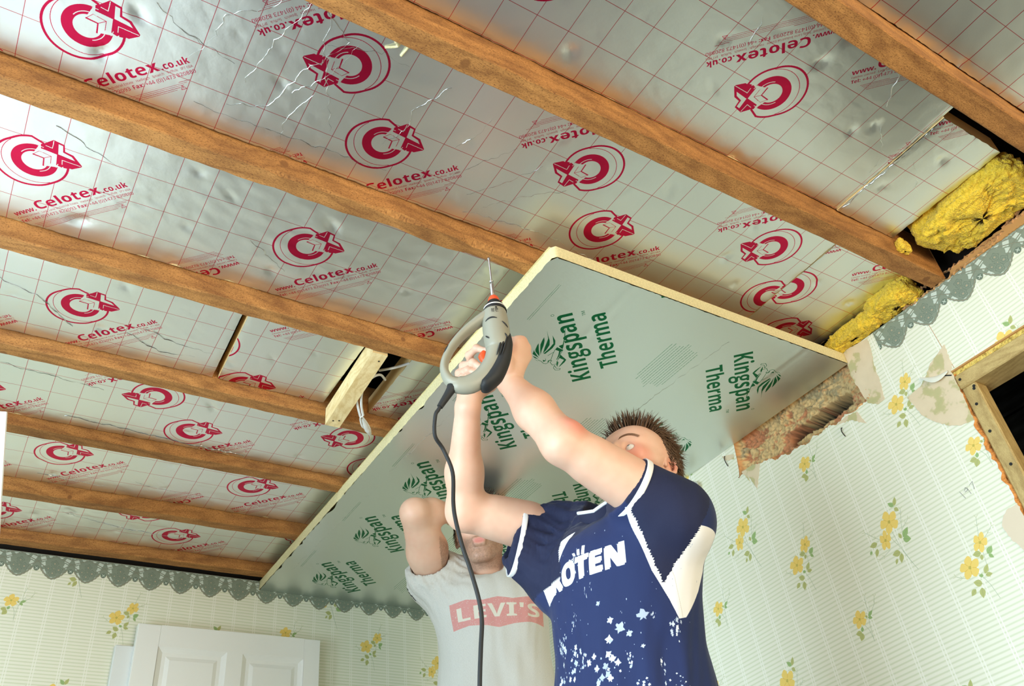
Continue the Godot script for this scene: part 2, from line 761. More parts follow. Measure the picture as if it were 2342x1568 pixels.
func emblem(img: Image, t: Transform2D, base: Color, red: Color) -> void:
	var ca := Vector2(0.004, 0.005)
	var cb := Vector2(-0.0135, 0.005)
	var ring := PackedVector2Array([Vector2(0.053, 0.041)])
	ring.append_array(arc(ca, 0.0715, 58, 90, 6))
	ring.append_array(arc(cb, 0.0715, 90, 270, 30))
	ring.append_array(arc(ca, 0.0715, 270, 322, 8))
	ring.append(Vector2(0.053, -0.034))
	ink(img, [ring], t, base)
	stroke(img, ring, 0.0052, t, red)
	stroke(img, arc(ca, 0.0690, 98, 262, 26), 0.0014, t, red)
	var c := arc(Vector2(0.004, 0.005), 0.0495, 43, 316, 40)
	var inn := arc(Vector2(0.004, 0.005), 0.0275, 316, 43, 30)
	# the thick letter, open to the right
	var cc := PackedVector2Array()
	cc.append_array(c)
	cc.append_array(arc(Vector2(0.004, 0.005), 0.0275, 305, 55, 30))
	ink(img, [cc], t, red)
	ink(img, [mm([30, 26, 47, 3, 31, -16, 44, -24, 62, 3, 41, 33])], t, base)
	stroke(img, mm([13, 22, 28, 4, 13, -14]), 0.0034, t, red)
	ink(img, [mm([15, 22, 30, 25, 45, 3, 29, 4.5])], t, base)
	ink(img, [mm([15, -14, 29, -15, 45, 3, 29, 3.6])], t, base)
	stroke(img, mm([31, 25, 46, 3, 31, -15]), 0.0012, t, red)
	stroke(img, mm([46, 3, 28, 4.2]), 0.0012, t, red)
	stroke(img, mm([13, 22, 31, 25]), 0.0010, t, red)
	stroke(img, arc(Vector2(0.006, 0.006), 0.0325, 25, 112, 12), 0.0020, t, base)
	stroke(img, arc(Vector2(0.006, 0.004), 0.0325, 250, 325, 12), 0.0020, t, base)
	# the crossed arrows
	ink(img, [mm([39, 30, 47, 41, 54.3, 39.5, 79.6, 41.1, 93.5, 20.7, 82.9, 4.3, 93.8, -11.3, 93.6, -43.7, 89.3, -46.6, 66.2, -45.1, 53.4, -31.8, 47, -33, 40.8, -21.9, 61.3, 3.3])], t, red)
	ink(img, [mm([82.5, 27.5, 88.5, 19.7, 77.5, 4.3, 88, -13.2, 88, -26, 64.4, 3.3])], t, base)
	stroke(img, mm([53.9, 33.4, 62.5, 22, 78.5, 38.4]), 0.0017, t, base)
	stroke(img, mm([53.8, -25.4, 62.3, -14.2, 89.8, -43.5]), 0.0017, t, base)
	stroke(img, mm([38, 38.5, 46, 30.5]), 0.0017, t, base)
	stroke(img, mm([36, -28.5, 46, -21.5]), 0.0017, t, base)


# the green print of the lining board: the full 1.2 m width, 0.458 m of its length
const KX := 1.2
const KY := 0.458
func lining_print() -> void:
	var w := 2048
	var h := 782
	var base := rgb(216, 222, 218)
	var green := rgb(4, 104, 62)
	var pale := rgb(120, 160, 138)
	var img := Image.create(w, h, false, Image.FORMAT_RGB8)
	img.fill(base)
	var s := w / KX
	var r := sqrt(0.5) * s
	for up in [true, false]:
		var g := -1.0 if up else 1.0
		var foot := Vector2(1.5366, 1.7014) if up else Vector2(1.8982, 1.4091)
		var at := (foot - Vector2(1.102, 1.277)) * s
		var t := Transform2D(Vector2(r, r) * g, Vector2(r, -r) * g, at)
		write(img, letters("Kingspan", Vector2(0, 0), 0.350, 0.062), t, green)
		write(img, letters("Therma", Vector2(0.037, -0.094), 0.280, 0.056), t, green)
		write(img, letters("TM", Vector2(0.324, -0.036), 0.022, 0.010, false), t, green)
		stroke(img, arc(Vector2(0.357, 0.058), 0.0045, 0, 360, 10), 0.0012, t, green)
		for p in [[264, 76, 237, 73, 218, 77, 202, 89, 182, 116, 185, 121, 205, 98, 225, 81], [295, 87, 269, 89, 243, 89, 221, 94, 200, 109, 187, 122, 218, 109, 238, 99, 253, 92], [265, 102, 248, 104, 225, 112, 205, 122, 181, 131, 209, 126, 234, 120, 251, 111], [242, 124, 211, 130, 188, 133, 177, 136, 204, 142, 215, 140, 232, 131], [216, 143, 208, 145, 188, 142, 169, 139, 189, 150, 196, 153], [186, 155, 177, 148, 162, 142, 174, 152], [170, 154, 152, 144, 157, 148], [285, 33, 253, 39, 224, 47, 198, 55, 186, 60, 201, 67, 207, 67, 209, 55, 241, 44, 278, 36], [202, 74, 181, 58, 175, 68, 165, 72, 142, 85, 138, 89, 164, 77, 180, 72, 189, 80, 193, 82], [161, 71, 127, 59, 116, 67, 101, 84, 97, 90, 129, 66, 145, 77, 133, 87, 120, 86, 99, 94, 117, 93, 131, 89], [144, 130, 154, 129, 148, 123, 161, 119, 147, 121, 143, 128], [136, 119, 144, 114, 147, 106, 140, 112]]:
			ink(img, [mm(p)], t, green)
		for p in [[158, 143, 149, 136, 135, 131, 130, 125, 133, 117, 145, 110, 140, 103, 133, 110, 116, 106, 119, 98, 117, 92, 126, 84], [113, 100, 100, 106, 86, 103, 82, 89, 89, 86, 94, 98, 113, 100], [193, 82, 173, 93, 141, 107], [181, 90, 170, 110], [181, 60, 157, 75, 143, 87]]:
			stroke(img, mm(p), 0.0016, t, green)
	var id := Transform2D(0, Vector2.ZERO)
	for k in 12:
		var x := (0.566 + k * 0.0104) * s
		var y := (0.143 + absf(k - 5.0) * 0.004 + rng.randf() * 0.02) * s
		var ye := (0.395 - absf(k - 6.0) * 0.005 - rng.randf() * 0.02) * s
		while y < ye:
			var d := (0.005 + rng.randf() * 0.014) * s
			stroke(img, PackedVector2Array([Vector2(x, y), Vector2(x, minf(y + d, ye))]), 3.6, id, pale)
			y += d + 0.003 * s
	for k in 2:
		stroke(img, PackedVector2Array([Vector2((0.082 + k * 0.006) * s, 0.09 * s), Vector2((0.083 + k * 0.006) * s, 0.26 * s)]), 2.4, id, pale)
	M.lining = textured(img, 0.36, Vector2.ONE, 0.92)
	M.lining.normal_enabled = true
	M.lining.normal_texture = noise_tex(0.02, 57, 4, 1024, [], true, 1.6)
	M.lining.normal_scale = 0.22


# wallpaper: two half-drop strips, 1.09 m by 0.5375 m; fine cane stripes with yellow flower sprays
const PX := 1.09
const PY := 0.5375
func wallpaper() -> void:
	var w := 2048
	var h := 1010
	var base := rgb(236, 237, 220)
	var line := rgb(214, 220, 192)
	var img := Image.create(w, h, false, Image.FORMAT_RGB8)
	img.fill(base)
	var s := w / PX
	var rows := 41
	for k in rows:
		var y := k * h / float(rows)
		img.fill_rect(Rect2i(0, int(y), w, 4), line.lerp(base, 0.5))
		img.fill_rect(Rect2i(0, int(y) + 3, w, 5), line)
		img.fill_rect(Rect2i(0, int(y) + 8, w, 3), line.lerp(base, 0.5))
	for k in 12:
		var x := int((0.03 + k * PX / 12.0) * s)
		img.fill_rect(Rect2i(x, 0, 6, h), rgb(242, 243, 230))
		img.fill_rect(Rect2i(x + 16, 0, 6, h), rgb(242, 243, 230))
	var up := Vector2(0, -s)
	var rt := Vector2(s, 0)
	for k in 2:
		var o := Vector2(0.30 + 0.545 * k, 0.12 + 0.26875 * k) * s
		spray_a(img, Transform2D(rt, up, o))
		spray_b(img, Transform2D(rt, up, o + Vector2(0.19, 0.215) * s))
		spray_c(img, Transform2D(rt, up, o + Vector2(-0.20, 0.215) * s))
	M.wallpaper = textured(img, 0.75)
	M.wallpaper.normal_enabled = false


func petal_flower(img: Image, t: Transform2D, at: Vector2, r: float, turn: float, squash := 1.0) -> void:
	var p := PackedVector2Array()
	for i in 50:
		var a := TAU * i / 50.0
		var k := r * (0.55 + 0.45 * pow(absf(cos(2.5 * a)), 0.55)) * (1.0 + 0.06 * sin(7.0 * a + turn))
		p.append(at + (Vector2(cos(a), sin(a)) * k * Vector2(1.0, squash)).rotated(turn))
	ink(img, [p], t, rgb(238, 208, 112))
	for i in 5:
		var a := TAU * (i + 0.5) / 5.0
		stroke(img, PackedVector2Array([at + (Vector2(cos(a), sin(a) * squash) * r * 0.25).rotated(turn), at + (Vector2(cos(a), sin(a) * squash) * r * 0.62).rotated(turn)]), 0.0016, t, rgb(222, 184, 84))
	var c := PackedVector2Array()
	for i in 9:
		c.append(at + Vector2(cos(TAU * i / 9.0), sin(TAU * i / 9.0)) * r * (0.13 + 0.06 * (i % 2)))
	ink(img, [c], t, rgb(196, 176, 84))


func leaf(img: Image, t: Transform2D, at: Vector2, to: Vector2, wid: float, c: Color) -> void:
	var d := to - at
	var s := Vector2(-d.y, d.x).normalized() * wid
	var p := PackedVector2Array()
	for i in 9:
		var k := i / 8.0
		p.append(at + d * k + s * sin(PI * pow(k, 0.8)) * 0.5)
	for i in range(7, 0, -1):
		var k := i / 8.0
		p.append(at + d * k - s * sin(PI * pow(k, 0.8)) * 0.5)
	ink(img, [p], t, c)
	stroke(img, PackedVector2Array([at, at + d * 0.8]), 0.0007, t, c.darkened(0.15))


const G1 := Color(0.60, 0.72, 0.47)
const G2 := Color(0.71, 0.73, 0.47)
const STEM := Color(0.66, 0.72, 0.60)
func sprig(img: Image, t: Transform2D, pts: PackedVector2Array) -> void:
	stroke(img, pts, 0.0011, t, STEM)
	for i in range(1, pts.size()):
		var d := (pts[i] - pts[i - 1]).normalized()
		for sg in [-1.0, 1.0]:
			stroke(img, PackedVector2Array([pts[i], pts[i] + d.rotated(sg * 0.7) * 0.009]), 0.0012, t, rgb(196, 202, 160))


func spray_a(img: Image, t: Transform2D) -> void:
	stroke(img, mm([-20, -22, -8, -60, 0, -75, 14, -120, 30, -165]), 0.0011, t, STEM)
	stroke(img, mm([-4, -25, 2, -70, 20, -140]), 0.0010, t, STEM)
	sprig(img, t, mm([-35, -45, -62, -22, -78, -4, -92, 12]))
	sprig(img, t, mm([28, -46, 36, -20, 44, 0, 50, 16]))
	sprig(img, t, mm([30, -40, 46, -30, 60, -22]))
	sprig(img, t, mm([-30, -75, -55, -82, -76, -84]))
	petal_flower(img, t, Vector2(0, 0), 0.0335, 0.5)
	petal_flower(img, t, Vector2(-0.034, -0.043), 0.029, 1.3, 0.72)
	leaf(img, t, Vector2(0.034, 0.034), Vector2(0.018, 0.052), 0.014, G1)
	leaf(img, t, Vector2(0.036, 0.034), Vector2(0.048, 0.058), 0.013, G2)
	leaf(img, t, Vector2(0.032, 0.028), Vector2(0.044, 0.014), 0.013, G2)
	leaf(img, t, Vector2(-0.064, -0.038), Vector2(-0.092, -0.036), 0.017, G2)
	leaf(img, t, Vector2(-0.070, -0.052), Vector2(-0.082, -0.074), 0.013, G2)
	leaf(img, t, Vector2(-0.090, -0.050), Vector2(-0.100, -0.058), 0.009, G1)
	leaf(img, t, Vector2(0.024, -0.062), Vector2(0.050, -0.042), 0.018, G1)
	leaf(img, t, Vector2(0.022, -0.066), Vector2(0.046, -0.078), 0.021, G1)
	leaf(img, t, Vector2(0.018, -0.062), Vector2(0.014, -0.044), 0.011, G2)
	leaf(img, t, Vector2(-0.002, -0.096), Vector2(-0.030, -0.092), 0.019, G2)
	leaf(img, t, Vector2(0.000, -0.100), Vector2(-0.012, -0.126), 0.015, G2)
	leaf(img, t, Vector2(-0.020, -0.108), Vector2(-0.030, -0.122), 0.009, G2)


func spray_b(img: Image, t: Transform2D) -> void:
	stroke(img, mm([-8, -24, 8, -52, 18, -78, 26, -118]), 0.0011, t, STEM)
	stroke(img, mm([38, 20, 34, -10, 26, -60]), 0.0010, t, STEM)
	sprig(img, t, mm([44, 48, 52, 74, 60, 96]))
	sprig(img, t, mm([50, 34, 70, 44, 88, 56]))
	sprig(img, t, mm([-28, -40, -48, -30, -64, -18]))
	petal_flower(img, t, Vector2(0.040, 0.032), 0.027, 0.9, 0.8)
	petal_flower(img, t, Vector2(-0.016, -0.014), 0.031, 0.2, 0.95)
	leaf(img, t, Vector2(0.030, 0.006), Vector2(0.006, 0.012), 0.017, G2)
	leaf(img, t, Vector2(0.030, 0.002), Vector2(0.024, -0.012), 0.011, G2)
	leaf(img, t, Vector2(0.046, -0.004), Vector2(0.066, 0.010), 0.017, G1)
	leaf(img, t, Vector2(0.048, -0.006), Vector2(0.058, -0.020), 0.010, G1)
	leaf(img, t, Vector2(0.016, -0.046), Vector2(0.034, -0.026), 0.014, G2)
	leaf(img, t, Vector2(0.016, -0.050), Vector2(0.036, -0.054), 0.012, G2)
	leaf(img, t, Vector2(0.010, -0.048), Vector2(-0.002, -0.044), 0.010, G1)
	leaf(img, t, Vector2(-0.002, -0.066), Vector2(-0.024, -0.052), 0.018, G2)
	leaf(img, t, Vector2(-0.026, -0.070), Vector2(-0.044, -0.082), 0.014, G2)
	leaf(img, t, Vector2(-0.008, -0.074), Vector2(-0.016, -0.100), 0.017, G2)


func spray_c(img: Image, t: Transform2D) -> void:
	stroke(img, mm([-6, -8, 8, -36, 12, -70]), 0.0011, t, STEM)
	stroke(img, mm([34, 26, 16, -14, 12, -60]), 0.0010, t, STEM)
	sprig(img, t, mm([24, 14, 26, 38, 32, 60]))
	sprig(img, t, mm([34, 8, 54, 26, 62, 44]))
	petal_flower(img, t, Vector2(-0.012, 0.006), 0.027, 0.4, 0.92)
	leaf(img, t, Vector2(0.020, 0.002), Vector2(0.040, 0.012), 0.011, G1)
	leaf(img, t, Vector2(0.018, 0.000), Vector2(0.032, -0.008), 0.010, G1)
	leaf(img, t, Vector2(0.016, 0.000), Vector2(0.010, 0.008), 0.008, G2)
	leaf(img, t, Vector2(-0.018, -0.030), Vector2(-0.012, -0.016), 0.011, G1)
	leaf(img, t, Vector2(-0.020, -0.032), Vector2(-0.042, -0.028), 0.016, G2)
	leaf(img, t, Vector2(-0.018, -0.034), Vector2(-0.032, -0.052), 0.018, G2)


# ------------------------------------------------------------------ the room
const RT := Basis(Vector3(0, 0, 1), Vector3(0, 1, 0), Vector3(-1, 0, 0))   # drawing on the right wall: h = -y, v = z
var on_right := Transform3D(RT, Vector3(XW, CH, 0))
var on_back := Transform3D(Basis(), Vector3(0, CH, -YW))
# wallpaper coordinates of a point of a wall (h to the viewer's right, v up); the paper hangs a little out of level
var paper_right := Transform2D(Vector2(1.0 / PX, 0.062 / PY), Vector2(0, -1.0 / PY), Vector2(2.202 / PX, 1.407 / PY + 0.062 * 1.5 / PY))
var paper_back := Transform2D(Vector2(1.0 / PX, 0.020 / PY * -1.0), Vector2(0, -1.0 / PY), Vector2(-1.15 / PX, 1.715 / PY + 0.029 / PY))


func hole_lo(y: float) -> float:
	return 1.408 + 0.038 * smoothstep(1.60, 1.80, y) + nz.get_noise_2d(y * 22.0, 4.0) * 0.010 + nz.get_noise_2d(y * 90.0, 9.0) * 0.004


func hole_hi(y: float) -> float:
	return minf(1.600, hole_lo(y) + 0.004 + 0.26 * smoothstep(1.248, 1.285, y) * smoothstep(1.852, 1.815, y))


func edge_y(z: float) -> float:        # broken plaster beside the stud
	return 0.991 + nz.get_noise_2d(z * 30.0, 17.0) * 0.008 + nz.get_noise_2d(z * 110.0, 27.0) * 0.003


func build_room() -> void:
	var g := Geo.new()
	box(g, W(XL - 0.1, YW + 0.12, -CH - 0.1), W(XW + 0.12, YF - 0.1, -CH))
	structure(obj("floor", g, M.floor))
	# back wall
	g = Geo.new()
	var p := pv([XL - 0.1, -CH, XW + 0.12, -CH, XW + 0.12, 1.612, XL - 0.1, 1.612])
	prism(g, p, 0.12, on_back.translated_local(Vector3(0, 0, -0.12)), paper_back)
	structure(obj("wall_back", g, M.wallpaper))
	g = Geo.new()
	box(g, W(XL - 0.1, YW + 0.14, 1.612), W(XW + 0.3, YW + 0.03, 2.0))
	structure(obj("wall_back_plate", g, M.dark))
	build_right_wall()
	# side wall with a window
	g = Geo.new()
	wall_with_opening(g, Vector3(XL, 0, -YF), Vector3(0, 0, -1), YW - YF, 2.72, 2.70, 4.80, 0.10, 1.60, 0.12)
	structure(obj("wall_left", g, M.emulsion))
	g = Geo.new()
	wall_with_opening(g, Vector3(XW + 0.12, 0, -YF), Vector3(-1, 0, 0), XW + 0.12 - XL, 2.72, 0.47, 2.47, 0.40, 1.75, 0.12)
	structure(obj("wall_front", g, M.emulsion))
	window_unit("window_1", Vector3(XL - 0.06, 0, -YF), Vector3(0, 0, -1), 2.70, 4.80, 0.10, 1.60)
	window_unit("window_2", Vector3(XW + 0.12, 0, -YF + 0.06), Vector3(-1, 0, 0), 0.47, 2.47, 0.40, 1.75)
	# boarding of the floor above
	g = Geo.new()
	box(g, W(XL - 0.1, YW + 0.14, 1.88), W(XW + 0.3, YF - 0.12, 1.95))
	structure(obj("ceiling", g, M.dark))
	g = Geo.new()
	box(g, W(XW + 0.13, YW + 0.14, 1.50), W(XW + 0.30, YF - 0.12, 1.90))
	structure(obj("wall_right_plate", g, M.dark))
	build_borders()


# a wall from `at` running along `dir`, inside face on that line, with one rectangular opening (a..b along, c..d above the floor)
func wall_with_opening(g: Geo, at: Vector3, dir: Vector3, run: float, high: float, a: float, b: float, c: float, d: float, thick: float) -> void:
	var out := dir.cross(Vector3.UP)      # away from the room
	for r in [[0.0, a, 0.0, high], [b, run, 0.0, high], [a, b, 0.0, c], [a, b, d, high]]:
		var t := Transform3D(Basis(dir, Vector3.UP, out), at)
		loft_box(g, Vector3(r[0], r[2], -thick if false else 0.0), Vector3(r[1], r[3], thick), 0.0, Transform3D(Basis(dir, Vector3.UP, dir.cross(Vector3.UP)), at))


func window_unit(called: String, at: Vector3, dir: Vector3, a: float, b: float, c: float, d: float) -> void:
	var o := Node3D.new()
	o.name = called
	add_child(o)
	structure(o)
	var t := Transform3D(Basis(dir, Vector3.UP, dir.cross(Vector3.UP)), at)
	var g := Geo.new()
	var f := 0.06
	for r in [[a, a + f, c, d], [b - f, b, c, d], [a + f, b - f, c, c + f], [a + f, b - f, d - f, d], [(a + b) / 2 - f / 2, (a + b) / 2 + f / 2, c + f, d - f]]:
		loft_box(g, Vector3(r[0], r[2], -0.025), Vector3(r[1], r[3], 0.025), 0.006, t)
	obj("window_frame", g, M.frame_paint, o)
	for r in [[a + f, (a + b) / 2 - f / 2], [(a + b) / 2 + f / 2, b - f]]:
		g = Geo.new()
		loft_box(g, Vector3(r[0], c + f, -0.003), Vector3(r[1], d - f, 0.003), 0.0, t)
		obj("pane", g, M.glass, o)


func build_right_wall() -> void:
	var g := Geo.new()
	var ys := []
	var strip_end := 1.0
	var y := YF
	while y < YW - 0.001:
		if y > 0.97 and y < 1.03:
			y = strip_end
		ys.append(y)
		var fine := (y > 1.22 and y < 1.88)
		y += 0.006 if fine else 0.06
	ys.append(YW)
	var zt := 1.612
	var edge_lo := 0.06
	for i in ys.size() - 1:
		var a: float = ys[i]
		var b: float = minf(ys[i + 1], YW)
		if b - a < 1e-6:
			continue
		if a < 0.999 and b > edge_lo:                 # above the framed opening
			wall_strip(g, a, b, 1.336, 1.336, zt, zt)
		elif a > 1.235 and b < 1.862:
			wall_strip(g, a, b, -CH, -CH, hole_lo(a), hole_lo(b))
			wall_strip(g, a, b, hole_hi(a), hole_hi(b), zt, zt)
		else:
			wall_strip(g, a, b, -CH, -CH, zt, zt)
	# ragged edge of the opening
	var z := -CH
	while z < 1.336:
		var z2 := minf(z + 0.008, 1.336)
		var q := [[edge_y(z), z], [strip_end, z], [strip_end, z2], [edge_y(z2), z2]]
		var pts := []
		var tt := []
		for k in [1, 0, 3, 2]:
			pts.append(W(XW, q[k][0], q[k][1]))
			tt.append(paper_right * Vector2(-q[k][0], q[k][1]))
		g.quad(pts[0], pts[1], pts[2], pts[3], tt[0], tt[1], tt[2], tt[3])
		z = z2
	var wall := structure(obj("wall_right", g, M.wallpaper), "papered wall with a framed opening and a broken hole under the ceiling")
	# body of the wall behind the paper
	g = Geo.new()
	box(g, W(XW + 0.004, YW, -CH), W(XW + 0.12, 1.87, 1.606))
	box(g, W(XW + 0.004, 1.87, -CH), W(XW + 0.12, 1.00, 1.395))
	box(g, W(XW + 0.004, 1.235, 1.395), W(XW + 0.12, 1.00, 1.606))
	box(g, W(XW + 0.004, 1.00, 1.338), W(XW + 0.12, 0.06, 1.606))
	box(g, W(XW + 0.004, 0.06, -CH), W(XW + 0.12, YF, 1.606))
	obj("masonry", g, M.brick, wall)
	# broken plaster edge beside the stud
	g = Geo.new()
	var rows := []
	z = -CH
	while z <= 1.330:
		var e := edge_y(z)
		var j := nz.get_noise_2d(z * 60.0, 50.0) * 0.004
		rows.append(PackedVector3Array([W(XW - 0.0012, e + 0.001, z), W(XW + 0.003, e - 0.009 + j, z), W(XW + 0.020, e - 0.012 - j, z), W(XW + 0.06, e - 0.010, z)]))
		z += 0.008
	g.sheet(rows, [], false, false)
	obj("plaster_edge", g, M.plaster_edge, wall)
	# old yellow plaster over the header
	g = Geo.new()
	var poly := PackedVector2Array()
	for i in 40:
		poly.append(Vector2(-0.985 + i * 0.0225, 1.320 + nz.get_noise_2d(i * 0.9, 70.0) * 0.003))
	poly.append(Vector2(-0.085, 1.340))
	poly.append(Vector2(-0.985, 1.337))
	prism(g, poly, 0.012, on_right.translated_local(Vector3(0, 0, -0.016)))
	obj("old_plaster_band", g, M.yellow, wall)
	g = Geo.new()
	box(g, W(XW - 0.002, 0.985, 1.3355), W(XW + 0.004, 0.07, 1.3405))
	obj("paper_cut_edge", g, M.card, wall)
	broken_hole(wall)
	# bare patches where the paper has come away
	var patches := [
		[[-1.284, 1.622, -1.180, 1.606, -1.184, 1.560, -1.196, 1.512, -1.200, 1.45, -1.210, 1.384, -1.236, 1.380, -1.268, 1.404, -1.276, 1.46, -1.286, 1.52, -1.280, 1.57], M.skim],
		[[-1.060, 1.372, -1.03, 1.40, -0.966, 1.428, -0.972, 1.36, -0.984, 1.338, -0.986, 1.24, -0.990, 1.172, -1.03, 1.178, -1.065, 1.198, -1.10, 1.235, -1.121, 1.267, -1.142, 1.345, -1.09, 1.352, -1.078, 1.36], M.skim],
		[[-1.020, 0.775, -0.988, 0.80, -0.988, 0.91, -1.022, 0.905, -1.036, 0.895, -1.052, 0.872, -1.045, 0.83], M.bare],
		[[-1.315, 1.400, -1.300, 1.345, -1.345, 1.385, -1.40, 1.400, -1.36, 1.408], M.skim],
		[[-1.835, 1.452, -1.812, 1.40, -1.815, 1.43, -1.790, 1.36, -1.745, 1.440, -1.78, 1.452], M.skim],
		[[-1.905, 1.556, -1.848, 1.536, -1.852, 1.515, -1.898, 1.535], M.skim]]
	for q in patches:
		g = Geo.new()
		prism(g, torn(pv(q[0]), 0.002), 0.0012, on_right)
		obj("bare_patch", g, q[1], wall)
	# a loose curl of paper over the corner of the frame
	g = Geo.new()
	rows = []
	for i in 9:
		var k := i / 8.0
		var c := Vector3(XW, CH + lerpf(1.375, 1.345, k) - 0.02 * sin(k * PI), -lerpf(1.075, 0.992, k))
		var r := PackedVector3Array()
		for j in 5:
			var a := j / 4.0 * 1.5
			r.append(c + Vector3(-0.002 - 0.012 * sin(a), 0.010 - 0.016 * (1.0 - cos(a)) - j * 0.001, 0.0) * (0.4 + sin(k * PI)))
		rows.append(r)
	g.sheet(rows)
	obj("paper_curl", g, M.paper_back, wall)
	g = Geo.new()
	tube(g, curve([W(XW - 0.002, 1.072, 1.372), W(XW - 0.003, 1.045, 1.347), W(XW - 0.003, 1.02, 1.346), W(XW - 0.002, 0.988, 1.328)], 5), [0.0022, 0.003, 0.0018], 6)
	obj("crack", g, M.void, wall)
	# pencilled figures
	g = Geo.new()
	for s in [[-1.118, 1.008, -1.110, 0.984], [-1.104, 1.004, -1.098, 1.012], [-1.098, 1.012, -1.094, 1.002], [-1.094, 1.002, -1.104, 1.000], [-1.094, 1.010, -1.090, 0.988], [-1.084, 1.012, -1.072, 1.018], [-1.072, 1.018, -1.076, 0.996]]:
		tube(g, [W(XW - 0.0004, -s[0], s[1]), W(XW - 0.0004, -s[2], s[3])], [0.0007], 5)
	obj("pencil_mark", g, M.pencil, wall)
	# seam in the paper
	g = Geo.new()
	tube(g, [W(XW - 0.0002, 0.983, 1.56), W(XW - 0.0002, 0.972, 1.345)], [0.0007], 5)
	obj("paper_seam", g, M.card, wall)
	# the timber frame of the opening
	var fr := thing("timber_frame", "new pale timber stud and header framing the dark opening in the papered wall", "frame", W(XW + 0.05, 0.96, -CH))
	g = Geo.new()
	box(g, W(XW - 0.001, 0.981, -CH), W(XW + 0.055, 0.936, 1.274), 0.004)
	obj("stud", rebase(g, fr.position), M.treated, fr)
	g = Geo.new()
	box(g, W(XW - 0.002, 0.984, 1.274), W(XW + 0.10, 0.062, 1.3205), 0.003)
	obj("header", rebase(g, fr.position), M.treated, fr)
	g = Geo.new()
	box(g, W(XW - 0.001, 0.107, -CH), W(XW + 0.055, 0.062, 1.274), 0.004)
	obj("stud", rebase(g, fr.position), M.treated, fr)
	for q in [[0.972, 1.302], [0.945, 1.262], [0.948, 1.255], [0.962, 1.21], [0.964, 1.12], [0.955, 1.01]]:
		g = Geo.new()
		tube(g, [W(XW - 0.0025, q[0], q[1]), W(XW + 0.002, q[0], q[1])], [0.0045], 9)
		obj("nail_head", rebase(g, fr.position), M.wire, fr)
	# the unlit space beyond it, boarded
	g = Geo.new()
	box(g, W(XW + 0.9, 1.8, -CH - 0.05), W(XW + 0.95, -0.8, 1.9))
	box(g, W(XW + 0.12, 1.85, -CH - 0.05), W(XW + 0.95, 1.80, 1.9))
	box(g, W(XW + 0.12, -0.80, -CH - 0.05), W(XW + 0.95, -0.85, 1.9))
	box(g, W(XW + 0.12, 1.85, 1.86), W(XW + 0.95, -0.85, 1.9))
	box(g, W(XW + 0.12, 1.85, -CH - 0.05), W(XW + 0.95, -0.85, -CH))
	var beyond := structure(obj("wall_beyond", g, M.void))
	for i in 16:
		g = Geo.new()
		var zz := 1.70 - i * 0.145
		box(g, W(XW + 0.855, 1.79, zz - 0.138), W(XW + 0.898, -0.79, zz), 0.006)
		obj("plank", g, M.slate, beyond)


func wall_strip(g: Geo, a: float, b: float, la: float, lb: float, ha: float, hb: float) -> void:
	g.quad(W(XW, b, lb), W(XW, a, la), W(XW, a, ha), W(XW, b, hb), paper_right * Vector2(-b, lb), paper_right * Vector2(-a, la), paper_right * Vector2(-a, ha), paper_right * Vector2(-b, hb))


# the same outline with small tears along its edges
func torn(p: PackedVector2Array, amp: float, step := 0.006) -> PackedVector2Array:
	var out := PackedVector2Array()
	for i in p.size():
		var a := p[i]
		var b := p[(i + 1) % p.size()]
		var m := maxi(1, int((b - a).length() / step))
		var nn := Vector2(-(b - a).y, (b - a).x).normalized()
		for k in m:
			var q := a.lerp(b, float(k) / m)
			out.append(q + nn * amp * (nz.get_noise_2d(q.x * 120.0, q.y * 120.0) + 0.6 * nz.get_noise_2d(q.x * 400.0, q.y * 400.0)) * (1.0 if k else 0.0))
	return out


